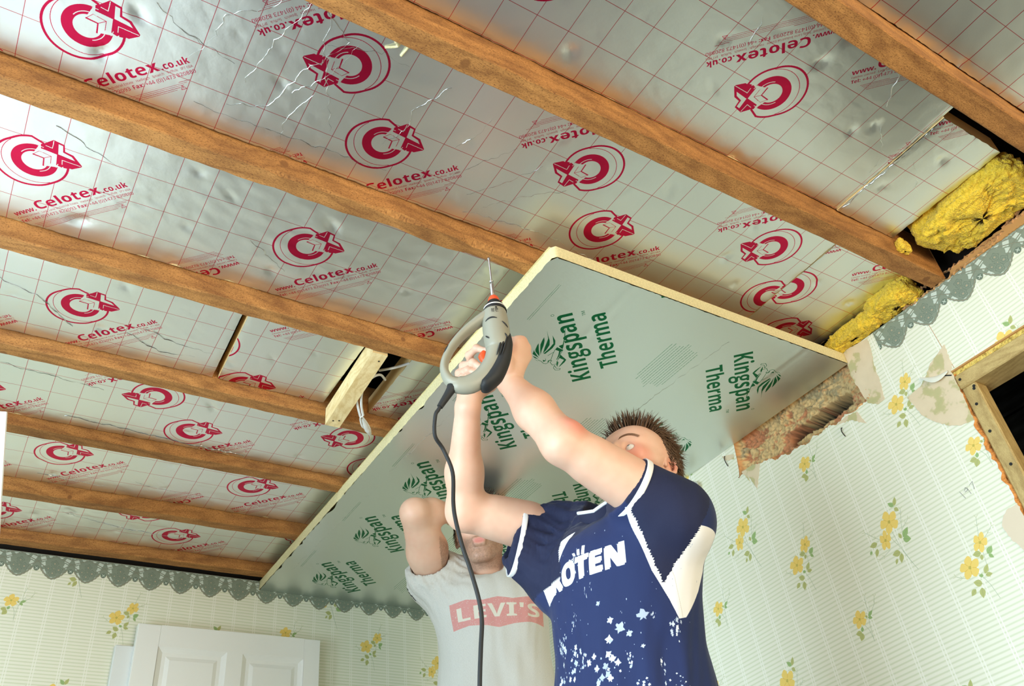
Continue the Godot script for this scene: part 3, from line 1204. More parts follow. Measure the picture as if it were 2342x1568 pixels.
# rubble, brick ends and a black slot behind the broken plaster under the board
func broken_hole(wall: Node3D) -> void:
	var cell := FastNoiseLite.new()
	cell.seed = 12
	cell.noise_type = FastNoiseLite.TYPE_CELLULAR
	cell.cellular_return_type = FastNoiseLite.RETURN_CELL_VALUE
	cell.frequency = 1.0
	var fine := FastNoiseLite.new()
	fine.seed = 5
	fine.fractal_octaves = 4
	fine.frequency = 1.0
	var rows := []
	var cols := []
	var z := 1.385
	while z < 1.609:
		var r := PackedVector3Array()
		var y := 1.868
		while y > 1.235:
			var inside := minf(minf((z - hole_lo(y)) / 0.012, (hole_hi(y) - z) / 0.012), minf((y - 1.250) / 0.014, (1.850 - y) / 0.014))
			var d := 0.004
			var w1 := fine.get_noise_2d(y * 9.0, z * 9.0)
			if inside > 0.0:
				d += 0.012 * clampf(inside, 0.0, 1.0)
				d += (cell.get_noise_2d(y * 13.0 + w1 * 0.35, z * 19.0 + w1 * 0.4) + 1.0) * 0.020 * clampf(inside - 0.8, 0.0, 1.0)
				d += fine.get_noise_2d(y * 60.0, z * 60.0) * 0.006 + absf(fine.get_noise_2d(y * 24.0, z * 24.0)) * 0.012
				# the slot
				var mid := 1.474 + 0.010 * w1 + (1.5 - y) * 0.03
				var sl := smoothstep(0.024, 0.015, absf(z - mid + 0.004 * fine.get_noise_2d(y * 40.0, 3.0))) * smoothstep(1.335, 1.352, y) * smoothstep(1.628, 1.608, y)
				d += sl * 0.16
				if y < 1.36:
					d -= 0.010 * smoothstep(1.36, 1.32, y)
			r.append(W(XW + d, y, z))
			y -= 0.004
		rows.append(r)
		z += 0.004
	var g := Geo.new()
	g.sheet(rows, [], false, false)
	for p in g.v:
		var d := p.x - XW
		var y := -p.z
		var z0 := p.y - CH
		var k := cell.get_noise_2d(y * 13.0 + fine.get_noise_2d(y * 9.0, z0 * 9.0) * 0.35, z0 * 19.0)
		var c := rgb(214, 186, 134)
		if k > 0.25:
			c = rgb(200, 140, 100)
		elif k < -0.45:
			c = rgb(168, 154, 118)
		if d < 0.022:
			c = rgb(222, 186, 136).lerp(rgb(214, 150, 92), 0.5 + 0.5 * fine.get_noise_2d(y * 30.0, z0 * 30.0))
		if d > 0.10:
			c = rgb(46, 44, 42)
		c = c.lerp(rgb(120, 96, 66), clampf(fine.get_noise_2d(y * 70.0, z0 * 70.0), 0.0, 1.0))
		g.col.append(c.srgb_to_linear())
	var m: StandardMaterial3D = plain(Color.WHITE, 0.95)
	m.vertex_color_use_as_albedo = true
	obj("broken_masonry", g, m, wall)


# the printed paper border cut to the outline of lace
func build_borders() -> void:
	var w := 640
	var h := 540
	var img := Image.create(w, h, false, Image.FORMAT_RGB8)
	var dk := rgb(104, 122, 108)
	var md := rgb(132, 146, 130)
	var lt := rgb(208, 222, 212)
	var tan := rgb(182, 164, 138)
	img.fill(md)
	var t := Transform2D(Vector2(w / 0.1245, 0), Vector2(0, -h / 0.105), Vector2.ZERO)
	# open lattice in the upper part
	for q in [[4, -10, 22, -6, 30, -22, 14, -30], [94, -22, 102, -6, 120, -10, 110, -30], [34, -6, 50, -3, 44, -14], [74, -3, 90, -6, 80, -14], [3, -4, 14, -3, 6, -7], [110, -3, 121, -4, 118, -7],
			[12, -36, 26, -28, 30, -44, 18, -52], [98, -28, 112, -36, 106, -52, 94, -44]]:
		ink(img, [torn(mm(q), 0.001, 0.004)], t, lt)
	for k in 3:
		stroke(img, mm([0, -2.0 - k, 124.5, -2.0 - k]), 0.001, t, [dk, lt, dk][k])
	for s in [[0, -12, 30, -2], [124.5, -12, 94, -2], [0, -30, 62, -3], [124.5, -30, 62, -3], [30, -52, 0, -30], [94, -52, 124.5, -30]]:
		stroke(img, mm(s), 0.0034, t, dk)
		stroke(img, mm(s), 0.0008, t, tan)
	# flowers in the scallop
	for f in [[62, -34, 15], [42, -56, 13], [80, -58, 16], [60, -74, 15], [62, -54, 9]]:
		var c := Vector2(f[0], f[1]) * 0.001
		var r: float = f[2] * 0.001
		for ring in [[1.0, dk], [0.86, md], [0.55, dk], [0.42, md], [0.2, tan]]:
			var p := PackedVector2Array()
			for i in 40:
				var a := TAU * i / 40.0
				p.append(c + Vector2(cos(a), sin(a)) * r * ring[0] * (0.86 + 0.14 * cos(5.0 * a + f[0])))
			ink(img, [p], t, ring[1])
	for q in [[22, -64, 30, -60, 40, -80, 30, -78], [88, -80, 98, -64, 94, -76], [66, -90, 76, -86, 60, -94, 50, -90]]:
		ink(img, [torn(mm(q), 0.0008, 0.003)], t, lt)
	var out := scallop(0.0)
	for k in 3:
		var p := PackedVector2Array()
		for q in out:
			p.append(Vector2(0.06225, -0.045) + (q - Vector2(0.06225, -0.045)) * (0.975 - 0.035 * k))
		stroke(img, p, 0.0016, t, [dk, tan, dk][k])
	for s in [0.0, 0.1245]:
		ink(img, [arc(Vector2(s, -0.059), 0.010, 0, 360, 16)], t, dk)
		for i in 4:
			stroke(img, PackedVector2Array([Vector2(s, -0.059), Vector2(s, -0.059) + Vector2(0.006, 0).rotated(PI / 4 + i * PI / 2)]), 0.0022, t, lt)
	var sp := FastNoiseLite.new()
	sp.frequency = 0.09
	for y in h:
		for x in w:
			var k := sp.get_noise_2d(x, y)
			if k > 0.28 or k < -0.34:
				var c := img.get_pixel(x, y)
				img.set_pixel(x, y, c.lerp(tan if k > 0 else dk, 0.45))
	M.lace = textured(img, 0.8)
	for s in 2:
		var g := Geo.new()
		var m := 33 if s == 0 else 9
		var first := 0.143 - 0.06225 - 0.1245 * 15 if s == 0 else -1.1555
		for i in m:
			var x0 := first + 0.1245 * i
			if s == 0 and (x0 < XL or x0 > XW - 0.12):
				continue
			var p := PackedVector2Array([Vector2(x0, 1.611)])
			for q in scallop(0.0):
				p.append(Vector2(x0 + q.x, 1.611 + q.y))
			p.append(Vector2(x0 + 0.1245, 1.611))
			var uvt := Transform2D(Vector2(1.0 / 0.1245, 0), Vector2(0, -1.0 / 0.105), Vector2(-x0 / 0.1245, 1.611 / 0.105))
			prism(g, p, 0.0009, on_back if s == 0 else on_right, uvt)
		var o := obj("lace_border", g, M.lace)
		tag(o, ["grey green lace patterned paper border along the top of the wall with the white door", "short torn run of lace patterned paper border under the yellow insulation"][s], "border")


func scallop(_a: float) -> PackedVector2Array:
	var p := PackedVector2Array()
	var q := [0, -70, 5, -69, 9, -64, 11, -57, 14, -60, 17, -67, 22, -70, 26, -78, 32, -81, 36, -88, 43, -91, 49, -97, 56, -98, 62, -101, 68, -98, 75, -97, 81, -91, 88, -88, 92, -81, 98, -78, 102, -70, 107, -67, 110, -60, 113, -57, 115, -64, 119, -69, 124.5, -70]
	for i in range(0, q.size(), 2):
		p.append(Vector2(q[i], q[i + 1]) * 0.001)
	return p


# ------------------------------------------------------------------ joists and foil boards
const JOISTS := [[0.389, 0.447], [0.865, 0.919], [1.364, 1.417], [1.850, 1.901], [2.293, 2.347], [2.719, 2.774], [3.165, 3.217], [3.566, 3.621]]


func joist(g: Geo, x0: float, x1: float, y0: float, y1: float, z0: float, z1: float, sd: float, wane := 0.0) -> void:
	var m := int((x1 - x0) / 0.03) + 1
	var lists := [[], [], [], [], []]      # front, chamfer, underside, back, top
	var uvl := [[], [], [], [], []]
	for i in m + 1:
		var x := lerpf(x0, x1, float(i) / m)
		var e := nz.get_noise_2d(x * 3.0, sd) * 0.0022
		var e2 := nz.get_noise_2d(x * 2.4, sd + 40.0) * 0.0022
		var c := 0.003 + 0.002 * nz.get_noise_2d(x * 18.0, sd + 80.0) + wane * maxf(0.0, nz.get_noise_2d(x * 5.0, sd + 120.0))
		var b := nz.get_noise_2d(x * 40.0, sd + 9.0) * 0.0008
		var pts := [W(x, y0 + e, z1), W(x, y0 + e + b, z0 + c), W(x, y0 + e + c, z0 + b), W(x, y1 + e2 - c, z0 + b), W(x, y1 + e2, z0 + c), W(x, y1 + e2, z1)]
		var vs := [0.0, z1 - z0, z1 - z0 + 0.004, z1 - z0 + y1 - y0, z1 - z0 + y1 - y0 + 0.004, 2 * (z1 - z0) + y1 - y0]
		for k in 5:
			if k < 5:
				lists[k].append(PackedVector3Array([pts[k], pts[k + 1]]))
				uvl[k].append(PackedVector2Array([Vector2(x + sd * 0.37, vs[k] + sd * 0.013), Vector2(x + sd * 0.37, vs[k + 1] + sd * 0.013)]))
	for k in 5:
		g.sheet(lists[k], uvl[k], false, true)
	for x in [x0, x1]:
		g.quad(W(x, y0, z0), W(x, y1, z0), W(x, y1, z1), W(x, y0, z1), Vector2(0, 0), Vector2(0.05, 0), Vector2(0.05, 0.1), Vector2(0, 0.1))
	g.quad(W(x0, y0, z1), W(x1, y0, z1), W(x1, y1, z1), W(x0, y1, z1))


# one foil faced board between joists: face with shallow ripples, foam behind
func foil_board(label: String, x0: float, x1: float, y0: float, y1: float, rec: float, ax: float, ay: float, sd: float, creases: Array = [], ripple := 1.0, cut0 := 0.0, cut1 := 0.0, kind := 0) -> Node3D:
	var z := ZJ + rec
	var o := thing("foil_board", label, "insulation board", W((x0 + x1) / 2, (y0 + y1) / 2, z))
	var mx := maxi(4, int((x1 - x0) / 0.011))
	var my := int((y1 - y0) / 0.011)
	var rows := []
	var uvs := []
	for j in my + 1:
		var r := PackedVector3Array()
		var u := PackedVector2Array()
		for i in mx + 1:
			var kx := float(i) / mx
			var ky := float(j) / my
			var y := lerpf(y0, y1, ky)
			var x := lerpf(x0 + cut0 * ky, x1 + cut1 * ky, kx)
			var edge := minf(minf(ky, 1.0 - ky) * (y1 - y0), minf(kx, 1.0 - kx) * (x1 - x0))
			var d := nz.get_noise_3d(x * 3.2, y * 3.2, sd) * 0.0016
			d += nz.get_noise_3d(x * 14.0, y * 19.0, sd + 7.0) * 0.00045 * ripple
			var patch := maxf(0.0, nz.get_noise_3d(x * 2.1, y * 2.6, sd + 30.0)) * ripple
			d += nz.get_noise_3d(x * 34.0 + y * 9.0, y * 60.0, sd + 15.0) * 0.0007 * patch
			var dent := maxf(0.0, nz.get_noise_3d(x * 11.0, y * 11.0, sd + 55.0) - 0.62)
			d += dent * dent * 0.05
			if edge < 0.012:
				d += 0.003 * (1.0 - edge / 0.012) * (0.6 + 0.5 * nz.get_noise_2d(x * 30.0 + y * 30.0, sd))
			var jag := nz.get_noise_2d(x * 70.0, sd + y) * 0.0015 if (j == 0 or j == my) else 0.0
			r.append(W(x, y + jag, z + d) - o.position)
			u.append(Vector2((x - ax) / FX, (y - ay - FTOP[kind]) / FHIGH[kind]) if kind < 2 else Vector2((x - ax) / FX * 8.0, (y - ay) / 0.1))
		rows.append(r)
		uvs.append(u)
	var g := Geo.new()
	g.sheet(rows, uvs, false, true)
	obj("foil_face", g, M.foil[kind], o)
	g = Geo.new()
	var zt := z + 0.06
	var q := [W(x0, y0, z + 0.003), W(x1, y0, z + 0.003), W(x1 + cut1, y1, z + 0.003), W(x0 + cut0, y1, z + 0.003)]
	var up := Vector3(0, 0.06, 0)
	for k in 4:
		g.quad(q[k] - o.position, q[(k + 1) % 4] - o.position, q[(k + 1) % 4] + up - o.position, q[k] + up - o.position)
	g.quad(q[0] + up - o.position, q[1] + up - o.position, q[2] + up - o.position, q[3] + up - o.position)
	obj("foam_core", g, M.core, o)
	for c in creases:                                   # sharp folds in the foil standing a little proud
		g = Geo.new()
		var pts := []
		for k in range(0, c.size(), 2):
			pts.append(Vector2(c[k], c[k + 1]))
		fold(g, pts, z, o.position, 0.0016)
		obj("foil_crease", g, M.crease, o)
	return o


# a crumpled ridge following a line on the underside of a board
func fold(g: Geo, pts: Array, z: float, org: Vector3, wid: float) -> void:
	var fine := []
	for i in pts.size() - 1:
		var m := maxi(2, int((pts[i + 1] - pts[i]).length() / 0.009))
		var nn: Vector2 = (pts[i + 1] - pts[i]).normalized().orthogonal()
		for k in m:
			var q: Vector2 = pts[i].lerp(pts[i + 1], float(k) / m)
			fine.append(q + nn * (nz.get_noise_2d(q.x * 26.0, q.y * 26.0) * 0.006 + nz.get_noise_2d(q.x * 90.0, q.y * 90.0) * 0.002))
	fine.append(pts[-1])
	var rows := []
	for i in fine.size():
		var d: Vector2 = (fine[mini(i + 1, fine.size() - 1)] - fine[maxi(i - 1, 0)]).normalized()
		var s := d.orthogonal()
		var k := sin(PI * clampf(float(i) / (fine.size() - 1), 0.03, 0.97))
		var ww := wid * (0.35 + 0.65 * k) * (0.75 + 0.6 * nz.get_noise_2d(i * 0.9, z * 50.0))
		var p: Vector2 = fine[i]
		var a := p + s * ww
		var b := p - s * ww
		rows.append(PackedVector3Array([W(a.x, a.y, z + 0.0012) - org, W(p.x, p.y, z - 0.0006 - ww * 0.75) - org, W(b.x, b.y, z + 0.0012) - org]))
	g.sheet(rows, [], false, true)


func build_ceiling() -> void:
	var names := ["old orange brown joist crossing the top right corner of the photo", "old orange brown joist whose end meets the wall beside the yellow insulation", "old joist just above the screw gun, its end running behind the raised board", "old joist ending behind the hand grip of the screw gun", "old joist below the white cables and the pale nailed batten", "old joist third from the lace bordered wall, behind the white board end", "old joist second from the lace bordered wall", "old joist lying along the lace bordered wall with the white door"]
	for i in 8:
		var g := Geo.new()
		var j: Array = JOISTS[i]
		var xe := XW + 0.05 if i == 0 else XW - 0.012
		joist(g, XL - 0.05, xe, j[0], j[1], ZJ, ZJ + 0.16, 3.0 + i * 5.0, 0.012 if i == 2 else 0.0)
		var at := W(0.3, (j[0] + j[1]) / 2, ZJ)
		var o := obj("ceiling_joist", rebase(g, at), M.joist)
		o.position = at
		tag(o, names[i], "joist", "")
	var foil := "foil insulation board with red print, "
	foil_board(foil + "in the top right corner beyond the first joist", XL, XW + 0.04, -0.10, 0.386, 0.080, 1.514, -0.17, 1.0, [], 1.0, 0.0, 0.0, 2)
	foil_board(foil + "the long one between the two top right joists", XL, 1.826, 0.450, 0.862, 0.080, 1.514, 0.331, 2.0, [[1.19, 0.52, 1.22, 0.60], [1.60, 0.46, 1.66, 0.55], [1.70, 0.60, 1.78, 0.66, 1.80, 0.72]], 0.8, 0.0, 0.0, 1)
	foil_board(foil + "short end piece beside the yellow wool", 1.829, 2.078, 0.500, 0.862, 0.076, 1.833, 0.338, 3.0, [[1.86, 0.62, 1.98, 0.70], [1.833, 0.53, 1.835, 0.86]], 0.5, 0.0, 0.0, 1)
	foil_board(foil + "crossed by long bright cracks", XL, 1.920, 0.924, 1.360, 0.064, 0.577, 0.723, 4.0, crack_lines(), 1.0)
	foil_board(foil + "right of a slanting joint behind the raised board", 1.925, XW - 0.03, 0.924, 1.360, 0.064, 2.0955, 0.8326, 5.0, [], 0.5)
	foil_board(foil + "between the third and fourth joists, level with the screw", XL, XW - 0.02, 1.421, 1.846, 0.057, 0.54, 1.630, 6.0, [[-0.10, 1.50, 0.05, 1.56], [0.40, 1.66, 0.52, 1.74]], 2.2)
	foil_board(foil + "left of the open dark joint", XL, 0.470, 1.905, 2.289, 0.045, 0.063, 2.107, 7.0, [[-0.2, 2.05, -0.05, 2.10, 0.06, 2.20], [0.24, 2.13, 0.33, 2.16, 0.45, 2.17], [0.20, 2.17, 0.30, 2.22, 0.44, 2.20]], 1.4, 0.0, 0.012)
	foil_board(foil + "between the open dark joint and the batten", 0.487, 0.853, 1.905, 2.289, 0.045, 0.584, 1.800, 8.0, [], 0.9, 0.014, 0.0)
	foil_board(foil + "right of the white cables", 1.018, XW - 0.02, 1.905, 2.289, 0.045, 1.378, 1.917, 9.0, [], 1.6)
	foil_board(foil + "below the joist that carries the batten", XL, XW - 0.02, 2.351, 2.715, 0.035, 0.507, 2.115, 10.0, [[-0.1, 2.44, 0.20, 2.47], [0.12, 2.66, 0.52, 2.69, 0.72, 2.70]], 1.3)
	foil_board(foil + "second strip from the lace bordered wall", XL, XW - 0.02, 2.778, 3.161, 0.050, 0.154, 2.938, 11.0, [[0.10, 3.10, 0.40, 3.125], [0.42, 3.05, 0.75, 3.10]], 1.3)
	foil_board(foil + "strip next to the lace bordered wall", XL, XW - 0.02, 3.221, 3.562, 0.042, 0.662, 2.930, 12.0, [[0.2, 3.35, 0.45, 3.42, 0.7, 3.44], [0.06, 3.27, 0.30, 3.28]], 1.5)


func crack_lines() -> Array:
	var c := []
	c.append([0.245, 0.93, 0.230, 1.00, 0.150, 1.06, 0.135, 1.15, 0.10, 1.22])
	c.append([0.300, 0.94, 0.255, 1.08, 0.235, 1.20])
	c.append([0.300, 0.94, 0.40, 1.00, 0.335, 1.12, 0.30, 1.24, 0.215, 1.275])
	c.append([0.335, 0.95, 0.36, 1.05, 0.41, 1.15, 0.45, 1.24])
	c.append([0.42, 1.00, 0.395, 1.10, 0.335, 1.18])
	c.append([0.49, 0.935, 0.47, 0.99, 0.36, 1.03])
	c.append([0.47, 0.99, 0.54, 0.995])
	c.append([0.07, 1.13, 0.13, 1.15])
	c.append([0.02, 1.10, 0.07, 1.13, 0.20, 1.165])
	c.append([0.65, 1.00, 0.60, 1.10, 0.61, 1.16, 0.565, 1.23])
	c.append([0.78, 1.03, 0.765, 1.10, 0.74, 1.15])
	c.append([0.88, 1.08, 0.80, 1.19, 0.745, 1.28])
	c.append([0.97, 1.10, 0.90, 1.20, 0.84, 1.27])
	c.append([1.07, 1.14, 0.98, 1.21, 0.90, 1.29])
	c.append([0.15, 1.305, 0.40, 1.30, 0.62, 1.29])
	c.append([0.38, 1.16, 0.345, 1.28, 0.36, 1.33])
	c.append([0.86, 1.325, 1.10, 1.30, 1.30, 1.33])
	return c


# ------------------------------------------------------------------ the board being put up
func build_lining_board() -> void:
	var zb := 1.5697
	var x0 := 1.102
	var x1 := XW - 0.001
	var y0 := 1.277
	var y1 := YW - 0.003
	var o := thing("lining_board", "large foil faced board with green lettering and cream foam edges being raised under the joists", "insulation board", W((x0 + x1) / 2, (y0 + y1) / 2, zb))
	# foam slab with a slightly chewed edge
	var ring := []
	var cs := [Vector2(x0 + 0.004, y0 + 0.012), Vector2(x0 + 0.014, y0), Vector2(x1, y0), Vector2(x1, y1), Vector2(x0, y1)]
	for i in 5:
		var a: Vector2 = cs[i]
		var b: Vector2 = cs[(i + 1) % 5]
		var m := maxi(2, int((b - a).length() / 0.012))
		for k in m:
			ring.append(a.lerp(b, float(k) / m))
	var rows := []
	for lv in [[0.0, 0.001], [0.0015, 0.0], [0.02, 0.0], [0.038, 0.0], [0.0403, 0.001]]:
		var r := PackedVector3Array()
		for i in ring.size() + 1:
			var p: Vector2 = ring[i % ring.size()]
			var c := Vector2((x0 + x1) / 2, (y0 + y1) / 2)
			var dd := (c - p).normalized()
			var chew: float = lv[1] + 0.0016 * nz.get_noise_3d(p.x * 28.0, p.y * 28.0, lv[0] * 30.0)
			var bite := maxf(0.0, nz.get_noise_2d(p.x * 9.0 + p.y * 9.0, 66.0) - 0.5) * 0.02
			if lv[0] < 0.01:
				chew += bite
			r.append(W(p.x + signf(dd.x) * maxf(chew, -0.001), p.y, zb + lv[0]) - o.position)
		rows.append(r)
	var g := Geo.new()
	g.sheet(rows, [], true, true)
	g.quad(W(x0, y0 + 0.01, zb + 0.0403) - o.position, W(x1, y0 + 0.01, zb + 0.0403) - o.position, W(x1, y1, zb + 0.0403) - o.position, W(x0, y1, zb + 0.0403) - o.position)
	obj("foam_core", g, M.foam, o)
	# foil face
	rows = []
	var uvs := []
	var mx := 110
	var my := 216
	for j in my + 1:
		var r := PackedVector3Array()
		var u := PackedVector2Array()
		for i in mx + 1:
			var x := lerpf(x0 + 0.0015, x1, float(i) / mx)
			var y := lerpf(y0 + 0.0015, y1, float(j) / my)
			if j == 0:
				y += absf(nz.get_noise_2d(x * 60.0, 3.0)) * 0.004
			if i == 0:
				x += absf(nz.get_noise_2d(y * 60.0, 9.0)) * 0.005 + maxf(0.0, nz.get_noise_2d(y * 9.0, 66.0) - 0.5) * 0.03
			if x < x0 + 0.03 and y < y0 + 0.03:
				x = maxf(x, x0 + 0.018 - (y - y0) * 0.6)
			var d := nz.get_noise_2d(x * 2.5, y * 2.5 + 50.0) * 0.0012 + nz.get_noise_2d(x * 30.0, y * 30.0) * 0.00012
			d += nz.get_noise_2d(x * 60.0, y * 25.0 + 10.0) * 0.00025 * maxf(0.0, nz.get_noise_2d(x * 2.0, y * 2.0 + 90.0))
			# long dents pressed in along the length
			for s in [[1.385, 0.012, 1.28, 2.1, 0.0022], [1.40, 0.006, 1.28, 2.1, -0.0016], [2.085, 0.010, 1.28, 1.95, 0.0020], [2.10, 0.006, 1.28, 1.95, -0.0016], [1.86, 0.004, 1.5, 3.4, 0.0006]]:
				var fade := smoothstep(s[3], s[2], y)
				var off: float = x - s[0] - 0.012 * sin(y * 5.0) + (0.03 * (y - 1.28))
				d += s[4] * fade * exp(-off * off / (s[1] * s[1]))
			r.append(W(x, y, zb - 0.0004 - d * 0.6) - o.position)
			u.append(Vector2((x - x0) / KX, (y - y0) / KY))
		rows.append(r)
		uvs.append(u)
	g = Geo.new()
	g.sheet(rows, uvs, false, true)
	obj("foil_face", g, M.lining, o)
	for c in [[1.16, 3.50, 1.18, 2.90, 1.20, 2.38, 1.22, 2.0, 1.23, 1.75], [1.83, 1.36, 1.80, 1.75, 1.79, 1.98]]:
		g = Geo.new()
		var pts := []
		for k in range(0, c.size(), 2):
			pts.append(Vector2(c[k], c[k + 1]))
		fold(g, pts, zb, o.position, 0.0009)
		obj("foil_crease", g, M.crease, o)


# ------------------------------------------------------------------ small things overhead and the doors
func build_fittings() -> void:
	# pale batten between two joists
	var at := W(0.89, 2.1, 1.59)
	var o := thing("batten", "short pale new timber batten nailed between two old joists beside the white cables", "batten", at)
	var g := Geo.new()
	var rows := []
	for i in 2:
		var y := 1.903 if i == 0 else 2.292
		var z := 1.604 if i == 0 else 1.573
		var xx := 0.860 if i == 0 else 0.864
		rows.append([W(xx, y, z), W(xx + 0.050, y, z), W(xx + 0.050, y, z + 0.065), W(xx, y, z + 0.065)])
	for k in 4:
		var a: Vector3 = rows[0][k] - at
		var b: Vector3 = rows[0][(k + 1) % 4] - at
		var c: Vector3 = rows[1][(k + 1) % 4] - at
		var d: Vector3 = rows[1][k] - at
		g.quad(b, a, d, c, Vector2(0, 0.05 * k + 0.045), Vector2(0, 0.05 * k), Vector2(0.39, 0.05 * k), Vector2(0.39, 0.05 * k + 0.045))
	g.quad(rows[0][0] - at, rows[0][1] - at, rows[0][2] - at, rows[0][3] - at)
	g.quad(rows[1][1] - at, rows[1][0] - at, rows[1][3] - at, rows[1][2] - at)
	obj("timber", g, M.pine, o)
	for q in [[0.895, 1.935, 1.6005], [0.880, 2.262, 1.5745], [0.898, 2.255, 1.575]]:
		g = Geo.new()
		tube(g, [W(q[0], q[1], q[2]) - at, W(q[0], q[1], q[2] + 0.004) - at], [0.003], 8)
		obj("nail_head", g, M.wire, o)
	# white cables hanging out of the gap
	at = W(0.97, 2.15, 1.60)
	o = thing("electric_cable", "white electric cables hanging from the dark gap beside the batten, ends taped together", "cable", at)
	for q in [[0.989, 2.090, 1.66, 0.950, 2.046, 1.64, 0.915, 2.040, 1.61, 0.913, 2.100, 1.60, 0.935, 2.159, 1.59, 0.960, 2.201, 1.58], [1.021, 1.976, 1.66, 0.995, 1.990, 1.65, 0.968, 2.000, 1.64, 0.95, 2.05, 1.66], [0.907, 2.108, 1.63, 0.913, 2.147, 1.60, 0.954, 2.210, 1.58]]:
		g = Geo.new()
		var pts := []
		for k in range(0, q.size(), 3):
			pts.append(W(q[k], q[k + 1], q[k + 2]) - at)
		tube(g, curve(pts, 6), [0.0042], 9)
		obj("cable", g, M.cable, o)
	g = Geo.new()
	var lp := []
	for q in [[841, 952], [835, 965], [833, 980], [838, 988], [850, 988], [856, 975], [852, 962], [846, 950]]:
		lp.append(W(0.951 + (q[0] - 841) * 0.00155 + (q[1] - 952) * 0.0013, 2.202 + (q[1] - 952) * 0.00165 + (q[0] - 841) * 0.0006, 1.575 - 0.004 * (int(q[0]) % 3)) - at)
	tube(g, curve(lp, 5), [0.003], 8)
	obj("cable_loop", g, M.cable, o)
	g = Geo.new()
	tube(g, curve([W(0.962, 2.212, 1.577) - at, W(0.987, 2.243, 1.573) - at, W(1.012, 2.272, 1.571) - at, W(1.026, 2.292, 1.573) - at], 6), [0.006, 0.006, 0.007, 0.007, 0.008, 0.010, 0.010, 0.011, 0.010, 0.010, 0.011, 0.010, 0.009, 0.008, 0.007, 0.006, 0.006, 0.005, 0.004], 10)
	obj("taped_end", g, M.tape, o)
	# glass wool pushed into the gaps at the wall
	wool("thick yellow glass wool wad between the end of the foil board and the wall", W(2.195, 0.660, 1.690), Vector3(0.100, 0.050, 0.165), 5, 0.022)
	wool("yellow glass wool wisp above the wall, right of the raised board", W(2.272, 1.035, 1.650), Vector3(0.050, 0.034, 0.085), 15, 0.014)
	wool("thin dull yellow glass wool sliver at the far right corner of the raised board", W(2.278, 1.210, 1.640), Vector3(0.034, 0.026, 0.105), 25, 0.012)
	wool("small yellow glass wool tuft on the end of the joist", W(2.095, 0.855, 1.652), Vector3(0.026, 0.022, 0.014), 35, 0.008)
	# torn ceiling edge left along the wall top
	at = W(XW - 0.01, 0.75, 1.62)
	o = thing("ceiling_remnant", "torn pinkish plasterboard edge left along the wall top beside the yellow wool", "plaster", at)
	g = Geo.new()
	var p := pv([-0.86, 1.6115, -0.30, 1.6115, -0.30, 1.655, -0.50, 1.650, -0.62, 1.644, -0.72, 1.642, -0.80, 1.636, -0.84, 1.632])
	prism(g, torn(p, 0.003), 0.010, Transform3D(RT, Vector3(XW + 0.006, CH, 0)), Transform2D(), 0.0)
	obj("board_edge", rebase(g, at), M.card, o)
	g = Geo.new()
	p = pv([-1.03, 1.611, -0.80, 1.611, -0.70, 1.620, -0.66, 1.628, -0.75, 1.632, -0.83, 1.633, -0.90, 1.640, -0.95, 1.634, -1.0, 1.626])
	prism(g, torn(p, 0.006), 0.014, Transform3D(RT, Vector3(XW + 0.004, CH, 0)), Transform2D(), 0.0)
	obj("torn_plaster", rebase(g, at), M.ceil_plaster, o)
	g = Geo.new()
	p = pv([-0.66, 1.640, -0.50, 1.634, -0.36, 1.640, -0.36, 1.668, -0.45, 1.674, -0.52, 1.664, -0.60, 1.656])
	prism(g, torn(p, 0.006), 0.016, Transform3D(RT, Vector3(XW + 0.004, CH, 0)), Transform2D(), 0.0)
	obj("torn_plaster", rebase(g, at), M.ceil_plaster, o)
	# bent nails in the wall
	for q in [["bent black nail in the wall under the broken hole", 1.388, 1.381, 1.385, 1.345], ["bent black nail in the wall just under the raised board, left of the hole", 1.890, 1.549, 1.886, 1.503]]:
		g = Geo.new()
		at = W(XW, q[1], q[2])
		tube(g, curve([W(XW + 0.006, q[1], q[2]) - at, W(XW - 0.006, q[1] - 0.001, q[2] - 0.004) - at, W(XW - 0.008, (q[1] + q[3]) / 2 + 0.002, (q[2] + q[4]) / 2) - at, W(XW - 0.004, q[3], q[4]) - at], 5), [0.0016], 7)
		var ob := obj("bent_nail", g, M.wire)
		ob.position = at
		tag(ob, q[0], "nail", "")
	# curl of paper hanging off the wall behind the man's head
	at = W(XW, 2.05, 1.50)
	g = Geo.new()
	rows = []
	for i in 12:
		var k := i / 11.0
		var r := PackedVector3Array()
		for j in 7:
			var a := j / 6.0 * 2.0
			var wdt := sin(PI * clampf(k, 0.04, 0.96))
			r.append(W(XW - 0.001 - 0.020 * (1.0 - cos(a)) * wdt, 2.085 - 0.055 * sin(a * 0.7) * wdt, 1.54 - k * 0.085) - at)
		rows.append(r)
	g.sheet(rows)
	var fl := obj("paper_flap", g, M.paper_back)
	fl.position = at
	tag(fl, "pale peeling flap of wallpaper on the wall just behind the dark haired man's head", "paper", "")
	# a few pale splashes of foam on a joist edge
	at = W(0.45, 0.925, ZJ)
	o = thing("foam_splash", "small cream splash of dried foam hanging off the second joist from the top", "foam", at)
	for q in [[0.475, 0.93, 0.492, 0.955, 0.470, 0.975], [0.492, 0.928, 0.512, 0.945, 0.510, 0.978]]:
		g = Geo.new()
		tube(g, curve([W(q[0], q[1], ZJ + 0.03) - at, W(q[2], q[3], ZJ + 0.055) - at, W(q[4], q[5], ZJ + 0.062) - at], 5), [0.005, 0.006, 0.004, 0.006, 0.003], 8)
		obj("drip", g, M.foam, o)
	build_doors()


